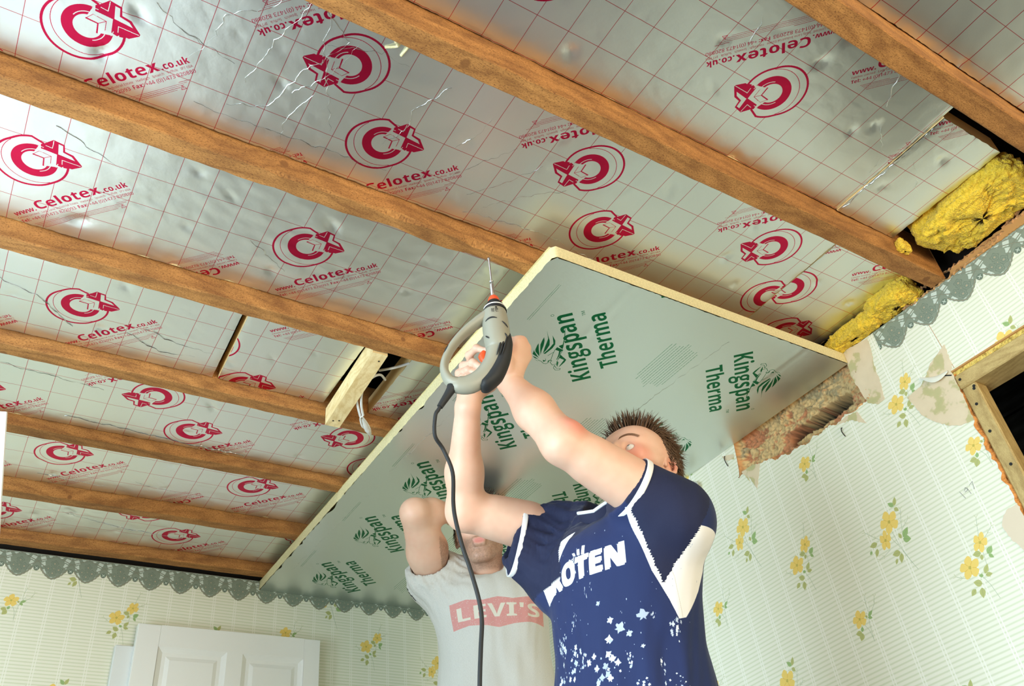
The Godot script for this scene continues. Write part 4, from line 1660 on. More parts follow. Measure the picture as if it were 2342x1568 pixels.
func wool(label: String, at: Vector3, half: Vector3, sd: float, amp: float) -> void:
	var rows := []
	var f := FastNoiseLite.new()
	f.seed = int(sd)
	f.fractal_octaves = 4
	f.frequency = 1.0
	var m := 90
	for j in m / 2 + 1:
		var th := PI * j / (m / 2.0)
		var r := PackedVector3Array()
		for i in m + 1:
			var ph := TAU * (i % m) / m
			var n := Vector3(sin(th) * cos(ph), cos(th), sin(th) * sin(ph))
			var q := Vector3(signf(n.x) * pow(absf(n.x), 0.45), signf(n.y) * pow(absf(n.y), 0.6), signf(n.z) * pow(absf(n.z), 0.45))
			var p := q * half
			var k := f.get_noise_3dv((p + at) * 9.0) * 1.2 + absf(f.get_noise_3dv((p + at) * 22.0)) * 1.1 + f.get_noise_3dv((p + at) * 70.0) * 0.35
			r.append(p + n * k * amp)
		rows.append(r)
	var g := Geo.new()
	g.sheet(rows, [], true, true)
	var o := obj("glass_wool", g, M.wool)
	o.position = at
	tag(o, label, "insulation", "")


func door_leaf(o: Node3D, w: float, h: float) -> void:     # local: x 0..w, y 0..h, front face z = 0
	var g := Geo.new()
	var d := 0.035
	var cols := [[0.089, 0.363], [0.428, 0.693]]
	var rws := [[0.22, 0.92], [1.06, h - 0.086]]
	box(g, Vector3(0, 0, -d), Vector3(cols[0][0], h, 0), 0.002)
	box(g, Vector3(cols[1][1], 0, -d), Vector3(w, h, 0), 0.002)
	box(g, Vector3(cols[0][1], 0, -d), Vector3(cols[1][0], h, 0), 0.0)
	for c in cols:
		box(g, Vector3(c[0], 0, -d), Vector3(c[1], rws[0][0], 0), 0.0)
		box(g, Vector3(c[0], rws[0][1], -d), Vector3(c[1], rws[1][0], 0), 0.0)
		box(g, Vector3(c[0], rws[1][1], -d), Vector3(c[1], h, 0), 0.0)
	obj("door_frame", g, M.paint, o)
	for c in cols:
		for r in rws:
			g = Geo.new()
			var lo := Vector3(c[0], r[0], 0)
			var hi := Vector3(c[1], r[1], 0)
			# moulding steps down, then a raised field
			var steps := [[0.0, 0.0], [0.006, -0.004], [0.020, -0.012], [0.034, -0.012], [0.050, -0.005], [0.058, -0.005]]
			for k in steps.size() - 1:
				var a: Array = steps[k]
				var b: Array = steps[k + 1]
				var o1 := [Vector3(lo.x + a[0], lo.y + a[0], a[1]), Vector3(hi.x - a[0], lo.y + a[0], a[1]), Vector3(hi.x - a[0], hi.y - a[0], a[1]), Vector3(lo.x + a[0], hi.y - a[0], a[1])]
				var i1 := [Vector3(lo.x + b[0], lo.y + b[0], b[1]), Vector3(hi.x - b[0], lo.y + b[0], b[1]), Vector3(hi.x - b[0], hi.y - b[0], b[1]), Vector3(lo.x + b[0], hi.y - b[0], b[1])]
				for e in 4:
					g.quad(o1[e], o1[(e + 1) % 4], i1[(e + 1) % 4], i1[e])
				if k == steps.size() - 2:
					g.quad(i1[0], i1[1], i1[2], i1[3])
			obj("door_panel", g, M.paint, o)


func build_doors() -> void:
	var o := thing("panel_door", "white painted panelled door standing against the papered wall under the lace border", "door", W(0.612, 3.608, -CH))
	door_leaf(o, 0.766, 1.350 + CH)
	o = thing("door_casing", "plain white painted board standing half hidden behind the panelled door", "board", W(0.545, 3.640, -CH))
	var g := Geo.new()
	box(g, Vector3(0, 0, -0.022), Vector3(0.20, 1.268 + CH, 0.0), 0.003)
	obj("board", g, M.frame_paint, o)
	g = Geo.new()
	box(g, Vector3(-0.012, 1.02 + CH, -0.02), Vector3(0.002, 1.085 + CH, -0.004), 0.003)
	obj("hinge", g, M.black, o)
	# the white leaf at the left edge of the photograph, leaning
	o = thing("leaning_door", "white painted door edge leaning at the left edge of the photo, in bright light", "door", W(0.37, 2.30, -CH))
	o.rotation.z = deg_to_rad(10.4)
	g = Geo.new()
	box(g, Vector3(-0.80, 0.0, -0.022), Vector3(-0.017, 2.145, 0.022), 0.003)
	obj("door_leaf", g, M.paint, o)


# places of joints, metres in the scene's own axes
const J := {
	"a_shl": Vector3(1.3540, 1.5810, -1.2919),
	"a_ell": Vector3(1.0776, 1.7259, -1.3294),
	"a_fl": Vector3(1.0453, 1.8376, -1.3791),
	"a_wl": Vector3(1.0057, 1.9311, -1.4125),
	"a_cuffl": Vector3(1.2471, 1.6435, -1.3164),
	"a_shr": Vector3(1.2790, 1.6632, -1.6349),
	"a_elr": Vector3(1.0320, 1.7261, -1.7082),
	"a_fr": Vector3(1.0015, 1.8028, -1.6524),
	"a_wr": Vector3(0.9507, 1.9148, -1.5278),
	"a_cuffr": Vector3(1.1560, 1.6623, -1.6847),
	"a_sl2": Vector3(1.3467, 1.5571, -1.3150),
	"a_sr2": Vector3(1.2453, 1.5381, -1.6457),
	"a_sr1": Vector3(1.1722, 1.6145, -1.6796),
	"al_w": Vector3(1.0045, 1.9427, -1.4063),
	"al_i0": Vector3(1.0026, 2.0188, -1.3551),
	"al_i1": Vector3(1.0013, 2.0461, -1.3878),
	"al_i2": Vector3(0.9968, 2.0639, -1.4206),
	"al_i3": Vector3(0.9847, 2.0584, -1.4343),
	"al_m0": Vector3(1.0170, 2.0217, -1.3526),
	"al_m1": Vector3(1.0349, 2.0528, -1.3960),
	"al_m2": Vector3(1.0287, 2.0633, -1.4295),
	"al_m3": Vector3(1.0111, 2.0544, -1.4350),
	"al_r0": Vector3(1.0321, 2.0098, -1.3604),
	"al_r1": Vector3(1.0530, 2.0351, -1.4071),
	"al_r2": Vector3(1.0474, 2.0470, -1.4389),
	"al_r3": Vector3(1.0284, 2.0392, -1.4444),
	"al_p0": Vector3(1.0428, 1.9949, -1.3741),
	"al_p1": Vector3(1.0580, 2.0139, -1.4151),
	"al_p2": Vector3(1.0540, 2.0222, -1.4413),
	"al_p3": Vector3(1.0393, 2.0172, -1.4488),
	"al_t0": Vector3(0.9835, 1.9480, -1.3834),
	"al_t1": Vector3(0.9660, 1.9782, -1.3532),
	"al_t2": Vector3(0.9478, 1.9995, -1.3568),
	"al_t3": Vector3(0.9380, 2.0077, -1.3728),
	"ar_w": Vector3(0.9523, 1.9338, -1.5189),
	"ar_i0": Vector3(0.9627, 2.0010, -1.5001),
	"ar_i1": Vector3(0.9251, 2.0237, -1.4600),
	"ar_i2": Vector3(0.9249, 2.0194, -1.4222),
	"ar_i3": Vector3(0.9399, 2.0007, -1.4008),
	"ar_m0": Vector3(0.9530, 1.9948, -1.5159),
	"ar_m1": Vector3(0.9191, 2.0034, -1.4817),
	"ar_m2": Vector3(0.9233, 1.9871, -1.4418),
	"ar_m3": Vector3(0.9416, 1.9622, -1.4250),
	"ar_r0": Vector3(0.9458, 1.9864, -1.5274),
	"ar_r1": Vector3(0.9152, 1.9907, -1.4993),
	"ar_r2": Vector3(0.9164, 1.9731, -1.4584),
	"ar_r3": Vector3(0.9355, 1.9553, -1.4395),
	"ar_p0": Vector3(0.9412, 1.9760, -1.5345),
	"ar_p1": Vector3(0.9163, 1.9774, -1.5098),
	"ar_p2": Vector3(0.9134, 1.9657, -1.4810),
	"ar_p3": Vector3(0.9241, 1.9522, -1.4640),
	"ar_t0": Vector3(0.9798, 1.9595, -1.5092),
	"ar_t1": Vector3(1.0050, 1.9721, -1.4967),
	"ar_t2": Vector3(1.0239, 1.9871, -1.4860),
	"ar_t3": Vector3(1.0301, 2.0042, -1.4669),
	"b_shr": Vector3(1.4487, 2.0111, -2.6691),
	"b_elr": Vector3(1.2784, 2.1306, -2.4719),
	"b_fr": Vector3(1.3544, 2.1602, -2.4908),
	"b_wr": Vector3(1.5045, 2.2014, -2.5361),
	"b_hr": Vector3(1.5545, 2.2268, -2.5434),
	"b_shl": Vector3(1.7754, 1.9875, -2.4092),
	"b_ell": Vector3(1.9686, 1.9931, -2.1780),
	"b_wl": Vector3(1.7315, 2.1586, -2.3856),
	"b_hl": Vector3(1.7049, 2.1957, -2.4232),
	"b_cuffr": Vector3(1.4135, 1.9995, -2.6197),
	"b_head": Vector3(1.5727, 2.1069, -2.5092),
	"a_head": Vector3(1.3147, 1.7041, -1.3565),
	"br_w": Vector3(1.5258, 2.2200, -2.5516),
	"bl_w": Vector3(1.7269, 2.1728, -2.3940),
	"br_i0": Vector3(1.5690, 2.2437, -2.5770),
	"br_i1": Vector3(1.5334, 2.2331, -2.5915),
	"br_i2": Vector3(1.5053, 2.2170, -2.5914),
	"br_i3": Vector3(1.4833, 2.2004, -2.5879),
	"bl_i0": Vector3(1.7082, 2.2126, -2.4378),
	"bl_i1": Vector3(1.6927, 2.2413, -2.4718),
	"bl_i2": Vector3(1.6829, 2.2585, -2.4951),
	"bl_i3": Vector3(1.6700, 2.2665, -2.5123),
	"br_m0": Vector3(1.5685, 2.2374, -2.5876),
	"br_m1": Vector3(1.5329, 2.2268, -2.6020),
	"br_m2": Vector3(1.5048, 2.2107, -2.6018),
	"br_m3": Vector3(1.4865, 2.1974, -2.5942),
	"bl_m0": Vector3(1.7060, 2.2232, -2.4466),
	"bl_m1": Vector3(1.6903, 2.2519, -2.4805),
	"bl_m2": Vector3(1.6803, 2.2691, -2.5038),
	"bl_m3": Vector3(1.6673, 2.2771, -2.5210),
	"br_r0": Vector3(1.5680, 2.2311, -2.5981),
	"br_r1": Vector3(1.5324, 2.2205, -2.6124),
	"br_r2": Vector3(1.5043, 2.2044, -2.6121),
	"br_r3": Vector3(1.4897, 2.1943, -2.6005),
	"bl_r0": Vector3(1.7037, 2.2338, -2.4553),
	"bl_r1": Vector3(1.6878, 2.2626, -2.4892),
	"bl_r2": Vector3(1.6776, 2.2798, -2.5125),
	"bl_r3": Vector3(1.6646, 2.2878, -2.5297),
	"br_p0": Vector3(1.5696, 2.2285, -2.6117),
	"br_p1": Vector3(1.5338, 2.2179, -2.6260),
	"br_p2": Vector3(1.5057, 2.2018, -2.6257),
	"br_p3": Vector3(1.4950, 2.1943, -2.6103),
	"bl_p0": Vector3(1.7066, 2.2480, -2.4718),
	"bl_p1": Vector3(1.6903, 2.2769, -2.5057),
	"bl_p2": Vector3(1.6800, 2.2942, -2.5290),
	"bl_p3": Vector3(1.6668, 2.3022, -2.5462),
	"br_t0": Vector3(1.5491, 2.2443, -2.5624),
	"br_t1": Vector3(1.5661, 2.2723, -2.5748),
	"br_t2": Vector3(1.5622, 2.2885, -2.5937),
	"br_t3": Vector3(1.5541, 2.2971, -2.6065),
	"bl_t0": Vector3(1.7109, 2.1742, -2.4183),
	"bl_t1": Vector3(1.6913, 2.1788, -2.4428),
	"bl_t2": Vector3(1.6789, 2.1882, -2.4593),
	"bl_t3": Vector3(1.6678, 2.1973, -2.4749),
}


# ------------------------------------------------------------------ bodies: tapered bones blended in a distance field, meshed as surface nets
class Field:
	var o: Vector3
	var h: float
	var nx: int
	var ny: int
	var nz: int
	var f: PackedFloat32Array

	func _init(lo: Vector3, hi: Vector3, cell: float) -> void:
		h = cell
		o = lo
		nx = int((hi.x - lo.x) / h) + 2
		ny = int((hi.y - lo.y) / h) + 2
		nz = int((hi.z - lo.z) / h) + 2
		f.resize(nx * ny * nz)
		f.fill(1.0)

	# one tapered bone; mode 0 joins with blend k, 1 cuts it away. cut: a plane (normal, d) that ends the bone where n.p > d
	func bone(a: Vector3, b: Vector3, ra: float, rb: float, k := 0.02, mode := 0, cut := Plane(0, 0, 0, 0)) -> void:
		var m := maxf(ra, rb) + k + 3.0 * h
		var lo := (a.min(b) - Vector3.ONE * m - o) / h
		var hi := (a.max(b) + Vector3.ONE * m - o) / h
		var i0 := maxi(0, int(lo.x))
		var i1 := mini(nx - 1, int(hi.x) + 1)
		var j0 := maxi(0, int(lo.y))
		var j1 := mini(ny - 1, int(hi.y) + 1)
		var k0 := maxi(0, int(lo.z))
		var k1 := mini(nz - 1, int(hi.z) + 1)
		var ba := b - a
		var bb := maxf(ba.length_squared(), 1e-12)
		var cutting := cut.normal != Vector3.ZERO
		for z in range(k0, k1 + 1):
			for y in range(j0, j1 + 1):
				var py := o.y + y * h - a.y
				var pz := o.z + z * h - a.z
				var base := (z * ny + y) * nx
				var q := py * py + pz * pz
				var e := py * ba.y + pz * ba.z
				for x in range(i0, i1 + 1):
					var px := o.x + x * h - a.x
					var dt := px * ba.x + e
					var t := clampf(dt / bb, 0.0, 1.0)
					var d := sqrt(maxf(px * px + q - 2.0 * t * dt + t * t * bb, 0.0)) - (ra + (rb - ra) * t)
					if d > m:
						continue
					if cutting:
						d = maxf(d, cut.normal.x * (px + a.x) + cut.normal.y * (py + a.y) + cut.normal.z * (pz + a.z) - cut.d)
					var c := f[base + x]
					if mode == 0:
						var w := maxf(k - absf(c - d), 0.0)
						f[base + x] = minf(c, d) - (w * w * 0.25 / k if k > 0.0 else 0.0)
					else:
						var w := maxf(k - absf(c + d), 0.0)
						f[base + x] = maxf(c, -d) + (w * w * 0.25 / k if k > 0.0 else 0.0)

	func trim(p: Plane) -> void:
		for z in nz:
			for y in ny:
				var base := (z * ny + y) * nx
				var s := p.normal.y * (o.y + y * h) + p.normal.z * (o.z + z * h) - p.d + p.normal.x * o.x
				for x in nx:
					var d := s + p.normal.x * x * h
					if d > f[base + x]:
						f[base + x] = d

	# small relief near the surface
	func relief(fn: Callable, reach := 0.02) -> void:
		var i := 0
		for z in nz:
			for y in ny:
				for x in nx:
					if absf(f[i]) < reach:
						f[i] += fn.call(Vector3(o.x + x * h, o.y + y * h, o.z + z * h))
					i += 1

	func at(p: Vector3) -> float:
		var q := (p - o) / h
		var x := clampi(int(q.x), 0, nx - 2)
		var y := clampi(int(q.y), 0, ny - 2)
		var z := clampi(int(q.z), 0, nz - 2)
		var u := q.x - x
		var v := q.y - y
		var w := q.z - z
		var i := (z * ny + y) * nx + x
		var s := nx * ny
		var a := lerpf(lerpf(f[i], f[i + 1], u), lerpf(f[i + nx], f[i + nx + 1], u), v)
		var b := lerpf(lerpf(f[i + s], f[i + s + 1], u), lerpf(f[i + s + nx], f[i + s + nx + 1], u), v)
		return lerpf(a, b, w)

	func slope(p: Vector3) -> Vector3:
		return Vector3(at(p + Vector3(h, 0, 0)) - at(p - Vector3(h, 0, 0)), at(p + Vector3(0, h, 0)) - at(p - Vector3(0, h, 0)), at(p + Vector3(0, 0, h)) - at(p - Vector3(0, 0, h))).normalized()

	func drop(p: Vector3, out := 0.0) -> Vector3:      # nearest point of the surface
		for k in 12:
			p -= slope(p) * (at(p) - out) * 0.9
		return p

	func mesh(g: Geo) -> void:
		var cells := PackedInt32Array()
		cells.resize(nx * ny * nz)
		cells.fill(-1)
		var sxy := nx * ny
		var far := h * 2.2
		var used := PackedInt32Array()
		for z in nz - 1:
			for y in ny - 1:
				var i := z * sxy + y * nx
				for x in nx - 1:
					var a := f[i]
					if a < far and a > -far:
						var b := f[i + 1]
						var c := f[i + nx]
						var d := f[i + nx + 1]
						var e := f[i + sxy]
						var ff := f[i + sxy + 1]
						var gg := f[i + sxy + nx]
						var hh := f[i + sxy + nx + 1]
						var neg := int(a < 0) + int(b < 0) + int(c < 0) + int(d < 0) + int(e < 0) + int(ff < 0) + int(gg < 0) + int(hh < 0)
						if neg > 0 and neg < 8:
							var s := Vector3.ZERO
							var n := 0
							if (a < 0) != (b < 0): s += Vector3(a / (a - b), 0, 0); n += 1
							if (c < 0) != (d < 0): s += Vector3(c / (c - d), 1, 0); n += 1
							if (e < 0) != (ff < 0): s += Vector3(e / (e - ff), 0, 1); n += 1
							if (gg < 0) != (hh < 0): s += Vector3(gg / (gg - hh), 1, 1); n += 1
							if (a < 0) != (c < 0): s += Vector3(0, a / (a - c), 0); n += 1
							if (b < 0) != (d < 0): s += Vector3(1, b / (b - d), 0); n += 1
							if (e < 0) != (gg < 0): s += Vector3(0, e / (e - gg), 1); n += 1
							if (ff < 0) != (hh < 0): s += Vector3(1, ff / (ff - hh), 1); n += 1
							if (a < 0) != (e < 0): s += Vector3(0, 0, a / (a - e)); n += 1
							if (b < 0) != (ff < 0): s += Vector3(1, 0, b / (b - ff)); n += 1
							if (c < 0) != (gg < 0): s += Vector3(0, 1, c / (c - gg)); n += 1
							if (d < 0) != (hh < 0): s += Vector3(1, 1, d / (d - hh)); n += 1
							var nn := Vector3(b + d + ff + hh - a - c - e - gg, c + d + gg + hh - a - b - e - ff, e + ff + gg + hh - a - b - c - d).normalized()
							cells[i] = g.add(o + (Vector3(x, y, z) + s / n) * h, nn)
							used.append(i)
					i += 1
		for i in used:
			var a := f[i] < 0
			for ax in 3:
				var st: int = [1, nx, sxy][ax]
				if a == (f[i + st] < 0):
					continue
				var u: int = [nx, sxy, 1][ax]
				var v: int = [sxy, 1, nx][ax]
				if i - u - v < 0:
					continue
				var p := cells[i - u - v]
				var q := cells[i - v]
				var r := cells[i]
				var t := cells[i - u]
				if p < 0 or q < 0 or r < 0 or t < 0:
					continue
				if a:
					g.tri(p, q, r)
					g.tri(p, r, t)
				else:
					g.tri(p, r, q)
					g.tri(p, t, r)


func field_round(pts: Array, pad: float, cell: float) -> Field:
	var lo: Vector3 = pts[0]
	var hi: Vector3 = pts[0]
	for p in pts:
		lo = lo.min(p)
		hi = hi.max(p)
	return Field.new(lo - Vector3.ONE * pad, hi + Vector3.ONE * pad, cell)


func chain(F: Field, pts: Array, radii: Array, k := 0.004) -> void:
	for i in pts.size() - 1:
		F.bone(pts[i], pts[i + 1], radii[i], radii[i + 1], k)


# five fingers from the joints of a hand; key = "al" or "ar"
func hand(F: Field, key: String, wrist: float) -> void:
	var w: Vector3 = J[key + "_w"]
	for c in ["i", "m", "r", "p"]:
		var k0: Vector3 = J[key + "_" + c + "0"]
		F.bone(w.lerp(k0, 0.12), k0, wrist * 0.72, 0.0132 if c != "p" else 0.0118, 0.014)
	for c in [["i", 0.0098], ["m", 0.0102], ["r", 0.0097], ["p", 0.0086]]:
		var q := []
		for n in 4:
			q.append(J[key + "_" + c[0] + str(n)])
		var r: float = c[1]
		chain(F, q, [r * 1.14, r, r * 0.9, r * 0.78], 0.005)
		for n in [1, 2]:
			F.bone(q[n], q[n], r * 1.06, r * 1.06, 0.004)
	var t := []
	for n in 4:
		t.append(J[key + "_t" + str(n)])
	F.bone(w.lerp(t[0], 0.4), t[1], 0.019, 0.0125, 0.012)
	chain(F, t, [0.016, 0.0118, 0.0108, 0.0085], 0.006)


func nail(g: Geo, a: Vector3, b: Vector3, out: Vector3, r: float) -> void:      # a finger nail near the tip b of the bone a-b, on the side `out`
	var d := (b - a).normalized()
	var n := (out - d * out.dot(d)).normalized()
	var s := d.cross(n)
	var rows := []
	for i in 5:
		var row := PackedVector3Array()
		for j in 6:
			var ang := (j / 5.0 - 0.5) * 1.7
			var k := i / 4.0
			row.append(b + d * (r * (0.75 - 1.5 * k)) + (n * cos(ang) + s * sin(ang)) * (r * (0.97 + 0.08 * (1.0 - k))) )
		rows.append(row)
	g.sheet(rows)


# a head in its own frame: f forward, u up, r to the person's right, s scale
func head(F: Field, c: Vector3, f: Vector3, u: Vector3, r: Vector3, s: float, neck: Vector3) -> void:
	var P := func(x: float, y: float, z: float) -> Vector3: return c + (f * x + u * y + r * z) * s
	F.bone(P.call(0.012, 0.048, 0), P.call(-0.038, 0.040, 0), 0.076 * s, 0.078 * s, 0.03)
	F.bone(P.call(-0.01, 0.030, 0.012), P.call(-0.01, 0.030, -0.012), 0.070 * s, 0.070 * s, 0.03)
	F.bone(P.call(0.042, 0.040, 0.02), P.call(0.042, 0.040, -0.02), 0.045 * s, 0.045 * s, 0.03)
	F.bone(P.call(0.036, -0.010, 0), P.call(0.044, -0.055, 0), 0.052 * s, 0.043 * s, 0.03)
	for g: float in [-1.0, 1.0]:
		F.bone(P.call(-0.004, -0.045, 0.052 * g), P.call(0.056, -0.088, 0.020 * g), 0.016 * s, 0.017 * s, 0.022)
		F.bone(P.call(0.058, -0.008, 0.044 * g), P.call(0.020, -0.004, 0.062 * g), 0.018 * s, 0.012 * s, 0.022)
		F.bone(P.call(0.080, 0.031, 0.014 * g), P.call(0.066, 0.031, 0.048 * g), 0.0105 * s, 0.009 * s, 0.014)
	F.bone(P.call(0.066, -0.092, 0.008), P.call(0.066, -0.092, -0.008), 0.019 * s, 0.019 * s, 0.018)
	F.bone(P.call(0.090, 0.022, 0), P.call(0.108, -0.016, 0), 0.0075 * s, 0.0105 * s, 0.010)
	for g: float in [-1.0, 1.0]:
		F.bone(P.call(0.097, -0.020, 0.010 * g), P.call(0.092, -0.021, 0.013 * g), 0.0085 * s, 0.007 * s, 0.006)
		F.bone(P.call(0.096, 0.006, 0.032 * g), P.call(0.078, 0.006, 0.034 * g), 0.0135 * s, 0.010 * s, 0.006, 1)
		F.bone(P.call(0.0785, 0.016, 0.020 * g), P.call(0.074, 0.015, 0.044 * g), 0.0062 * s, 0.0055 * s, 0.004)
		F.bone(P.call(0.0785, -0.006, 0.022 * g), P.call(0.074, -0.005, 0.042 * g), 0.0058 * s, 0.005 * s, 0.004)
	F.bone(P.call(0.090, -0.045, 0.016), P.call(0.090, -0.045, -0.016), 0.0085 * s, 0.0085 * s, 0.008)
	F.bone(P.call(0.088, -0.060, 0.012), P.call(0.088, -0.060, -0.012), 0.0090 * s, 0.0090 * s, 0.008)
	F.bone(P.call(0.1005, -0.0525, 0.024), P.call(0.1005, -0.0525, -0.024), 0.0035 * s, 0.0035 * s, 0.002, 1)
	for g: float in [-1.0, 1.0]:                                   # ears
		var q := []
		for i in 9:
			var a := deg_to_rad(-70.0 + i * 34.0)
			q.append(P.call(-0.014 - 0.015 * cos(a) * 1.0, 0.002 + 0.028 * sin(a), (0.078 + 0.010 * (0.5 + 0.5 * cos(a))) * g))
		for i in 8:
			F.bone(q[i], q[i + 1], 0.0048 * s, 0.0048 * s, 0.002)
		F.bone(P.call(-0.012, 0.004, 0.073 * g), P.call(-0.014, -0.016, 0.074 * g), 0.010 * s, 0.009 * s, 0.006)
	# neck
	F.bone(P.call(-0.022, -0.045, 0), neck, 0.056 * s, 0.062 * s, 0.03)
	F.bone(P.call(0.012, -0.075, 0), neck + f * 0.03, 0.040 * s, 0.050 * s, 0.03)


func eyes(parent: Node3D, c: Vector3, f: Vector3, u: Vector3, r: Vector3, s: float, look: Vector3) -> void:
	for g: float in [-1.0, 1.0]:
		var at := c + (f * 0.0725 + u * 0.0055 + r * 0.033 * g) * s
		var G := Geo.new()
		ball(G, at - parent.position, 0.0128 * s)
		obj("eyeball", G, M.eye_white, parent)
		G = Geo.new()
		ball(G, at + look.normalized() * 0.0066 * s - parent.position, 0.0068 * s)
		obj("iris", G, M.iris, parent)


func ball(g: Geo, c: Vector3, rad: float, m := 14) -> void:
	var rows := []
	for j in m + 1:
		var th := PI * j / m
		var row := PackedVector3Array()
		for i in 2 * m + 1:
			var ph := TAU * (i % (2 * m)) / (2.0 * m)
			row.append(c + Vector3(sin(th) * cos(ph), cos(th), sin(th) * sin(ph)) * rad)
		rows.append(row)
	g.sheet(rows, [], true, true)


# hair: tapered locks rooted on the scalp, lying along `lie` and lifted by `lift`
func hair(g: Geo, F: Field, c: Vector3, f: Vector3, u: Vector3, r: Vector3, s: float, count: int, sd: int, front: float, spike: float, org: Vector3) -> void:
	var R := RandomNumberGenerator.new()
	R.seed = sd
	var made := 0
	while made < count:
		var d := Vector3(R.randfn(), R.randfn(), R.randfn()).normalized()
		var x := d.dot(f)
		var y := d.dot(u)
		var z := absf(d.dot(r))
		# hairline: high on the brow, down past the ears, to the nape
		var low := lerpf(-0.52, front, smoothstep(-0.75, 0.62, x))
		if z > 0.55 and x > -0.3 and x < 0.35:
			low = minf(low, lerpf(-0.35, 0.15, smoothstep(0.0, 0.35, x)))
		if y < low:
			continue
		made += 1
		var p := F.drop(c + (f * (-0.012) + u * 0.035) * s + d * 0.10 * s, 0.0)
		var nn := F.slope(p)
		var top := smoothstep(0.25, 0.75, y)
		var along := (-f * 0.75 - u * (0.55 * (1.0 - top)) + r * R.randf_range(-0.35, 0.35) + f * (0.9 * top * smoothstep(0.2, 0.7, x)))
		var dir := (along * (1.0 - spike * top) + nn * (0.22 + 1.1 * spike * top) + Vector3(R.randfn(), R.randfn(), R.randfn()) * 0.16).normalized()
		var ln := lerpf(0.016, 0.040, top) * s * R.randf_range(0.7, 1.3)
		var wd := R.randf_range(0.0011, 0.0022)
		var q0 := p - nn * 0.003
		var q1 := p + (dir * 0.55 + nn * 0.22) * ln * 0.6
		var q2 := p + dir * ln + along * ln * 0.25
		if F.at(q2) < 0.002:
			q2 += nn * 0.006
		lock(g, q0 - org, q1 - org, q2 - org, wd * (1.0 + 0.5 * top), nn)


func lock(g: Geo, a: Vector3, b: Vector3, c: Vector3, wd: float, n: Vector3) -> void:
	var s := (c - a).cross(n).normalized() * wd
	var t := n * wd * 0.6
	var rows := []
	for q in [[a, 1.0], [b, 0.85], [c, 0.06]]:
		rows.append(PackedVector3Array([q[0] + s * q[1], q[0] + t * q[1], q[0] - s * q[1], q[0] - t * q[1], q[0] + s * q[1]]))
	g.sheet(rows, [], true, true)


# a closed band laid on a field where a plane through c crosses it
func ring_on(F: Field, c: Vector3, n: Vector3, out: float, sides := 40, reach := 0.16) -> Array:
	var a := n.cross(Vector3(0.3, 0.9, 0.2)).normalized()
	var b := n.cross(a).normalized()
	var pts := []
	for i in sides + 1:
		var an := TAU * (i % sides) / sides
		var d := a * cos(an) + b * sin(an)
		var lo := 0.0
		var hi := reach
		for k in 24:
			var m := (lo + hi) / 2
			if F.at(c + d * m) < 0.0:
				lo = m
			else:
				hi = m
		pts.append(c + d * (lo + out))
	return pts


func band(g: Geo, pts: Array, n: Vector3, wide: float, thick: float, org: Vector3) -> void:
	var rows := []
	var cen := Vector3.ZERO
	for p in pts:
		cen += p / pts.size()
	for p in pts:
		var o2: Vector3 = (p - cen)
		o2 = (o2 - n * o2.dot(n)).normalized()
		var row := PackedVector3Array()
		for k in [[-0.5, 0.0], [-0.45, 0.8], [-0.2, 1.0], [0.2, 1.0], [0.45, 0.8], [0.5, 0.0], [0.2, -0.8], [-0.2, -0.8], [-0.5, 0.0]]:
			row.append(p + n * k[0] * wide + o2 * k[1] * thick - org)
		rows.append(row)
	g.sheet(rows, [], true, true)


func tint(g: Geo, fn: Callable) -> void:
	g.col.resize(g.v.size())
	for i in g.v.size():
		g.col[i] = fn.call(g.v[i], g.n[i]).srgb_to_linear()


# ------------------------------------------------------------------ the two men
func g3(x: float, y: float, z: float) -> Vector3:
	return Vector3(x, z + CH, -y)


func gd(x: float, y: float, z: float) -> Vector3:     # a direction
	return Vector3(x, z, -y)


func skin(sd: float) -> Callable:
	return func(p: Vector3, _n: Vector3) -> Color:
		var k := nz.get_noise_3d(p.x * 9.0, p.y * 9.0, p.z * 9.0 + sd) * 0.5 + nz.get_noise_3d(p.x * 40.0, p.y * 40.0, p.z * 40.0 + sd) * 0.25
		return Color(0.900, 0.752, 0.655).lerp(Color(0.870, 0.660, 0.555), clampf(0.40 + k * 0.55, 0.0, 1.0))


func people_materials() -> void:
	M.skin = plain(Color.WHITE, 0.48)
	M.skin.vertex_color_use_as_albedo = true
	M.skin.subsurf_scatter_enabled = true
	M.skin.subsurf_scatter_strength = 0.08
	bump_noise(M.skin, 0.11, 0.02)
	M.skin.uv1_triplanar = true
	M.skin.uv1_scale = Vector3.ONE * 14.0
	M.nail = plain(rgb(236, 190, 172), 0.3)
	M.eye_white = plain(rgb(226, 222, 214), 0.2)
	M.iris = plain(rgb(74, 92, 96), 0.15)
	M.lips = plain(rgb(206, 122, 112), 0.45)
	M.hair = plain(rgb(92, 66, 42), 0.5)
	M.hair_dark = plain(rgb(62, 48, 36), 0.5)
	M.brow = plain(rgb(116, 82, 54), 0.7)
	M.navy = plain(rgb(18, 27, 62), 0.8)
	cloth(M.navy, 0.05)
	M.navy_rib = plain(rgb(30, 34, 62), 0.85)
	M.piping = plain(rgb(238, 240, 240), 0.7)
	M.grey_cloth = plain(rgb(200, 198, 188), 0.9)
	cloth(M.grey_cloth, 0.05)
	M.denim = plain(rgb(62, 72, 92), 0.9)
	cloth(M.denim, 0.06)
	M.dust_cloth = plain(rgb(120, 112, 98), 0.9)
	M.boot = plain(rgb(74, 58, 44), 0.7)


func cloth(m: StandardMaterial3D, cm: float) -> void:
	bump_noise(m, 0.16, cm)
	m.uv1_triplanar = true
	m.uv1_scale = Vector3.ONE * 10.0
	m.rim_enabled = true
	m.rim = 0.25
	m.rim_tint = 0.6


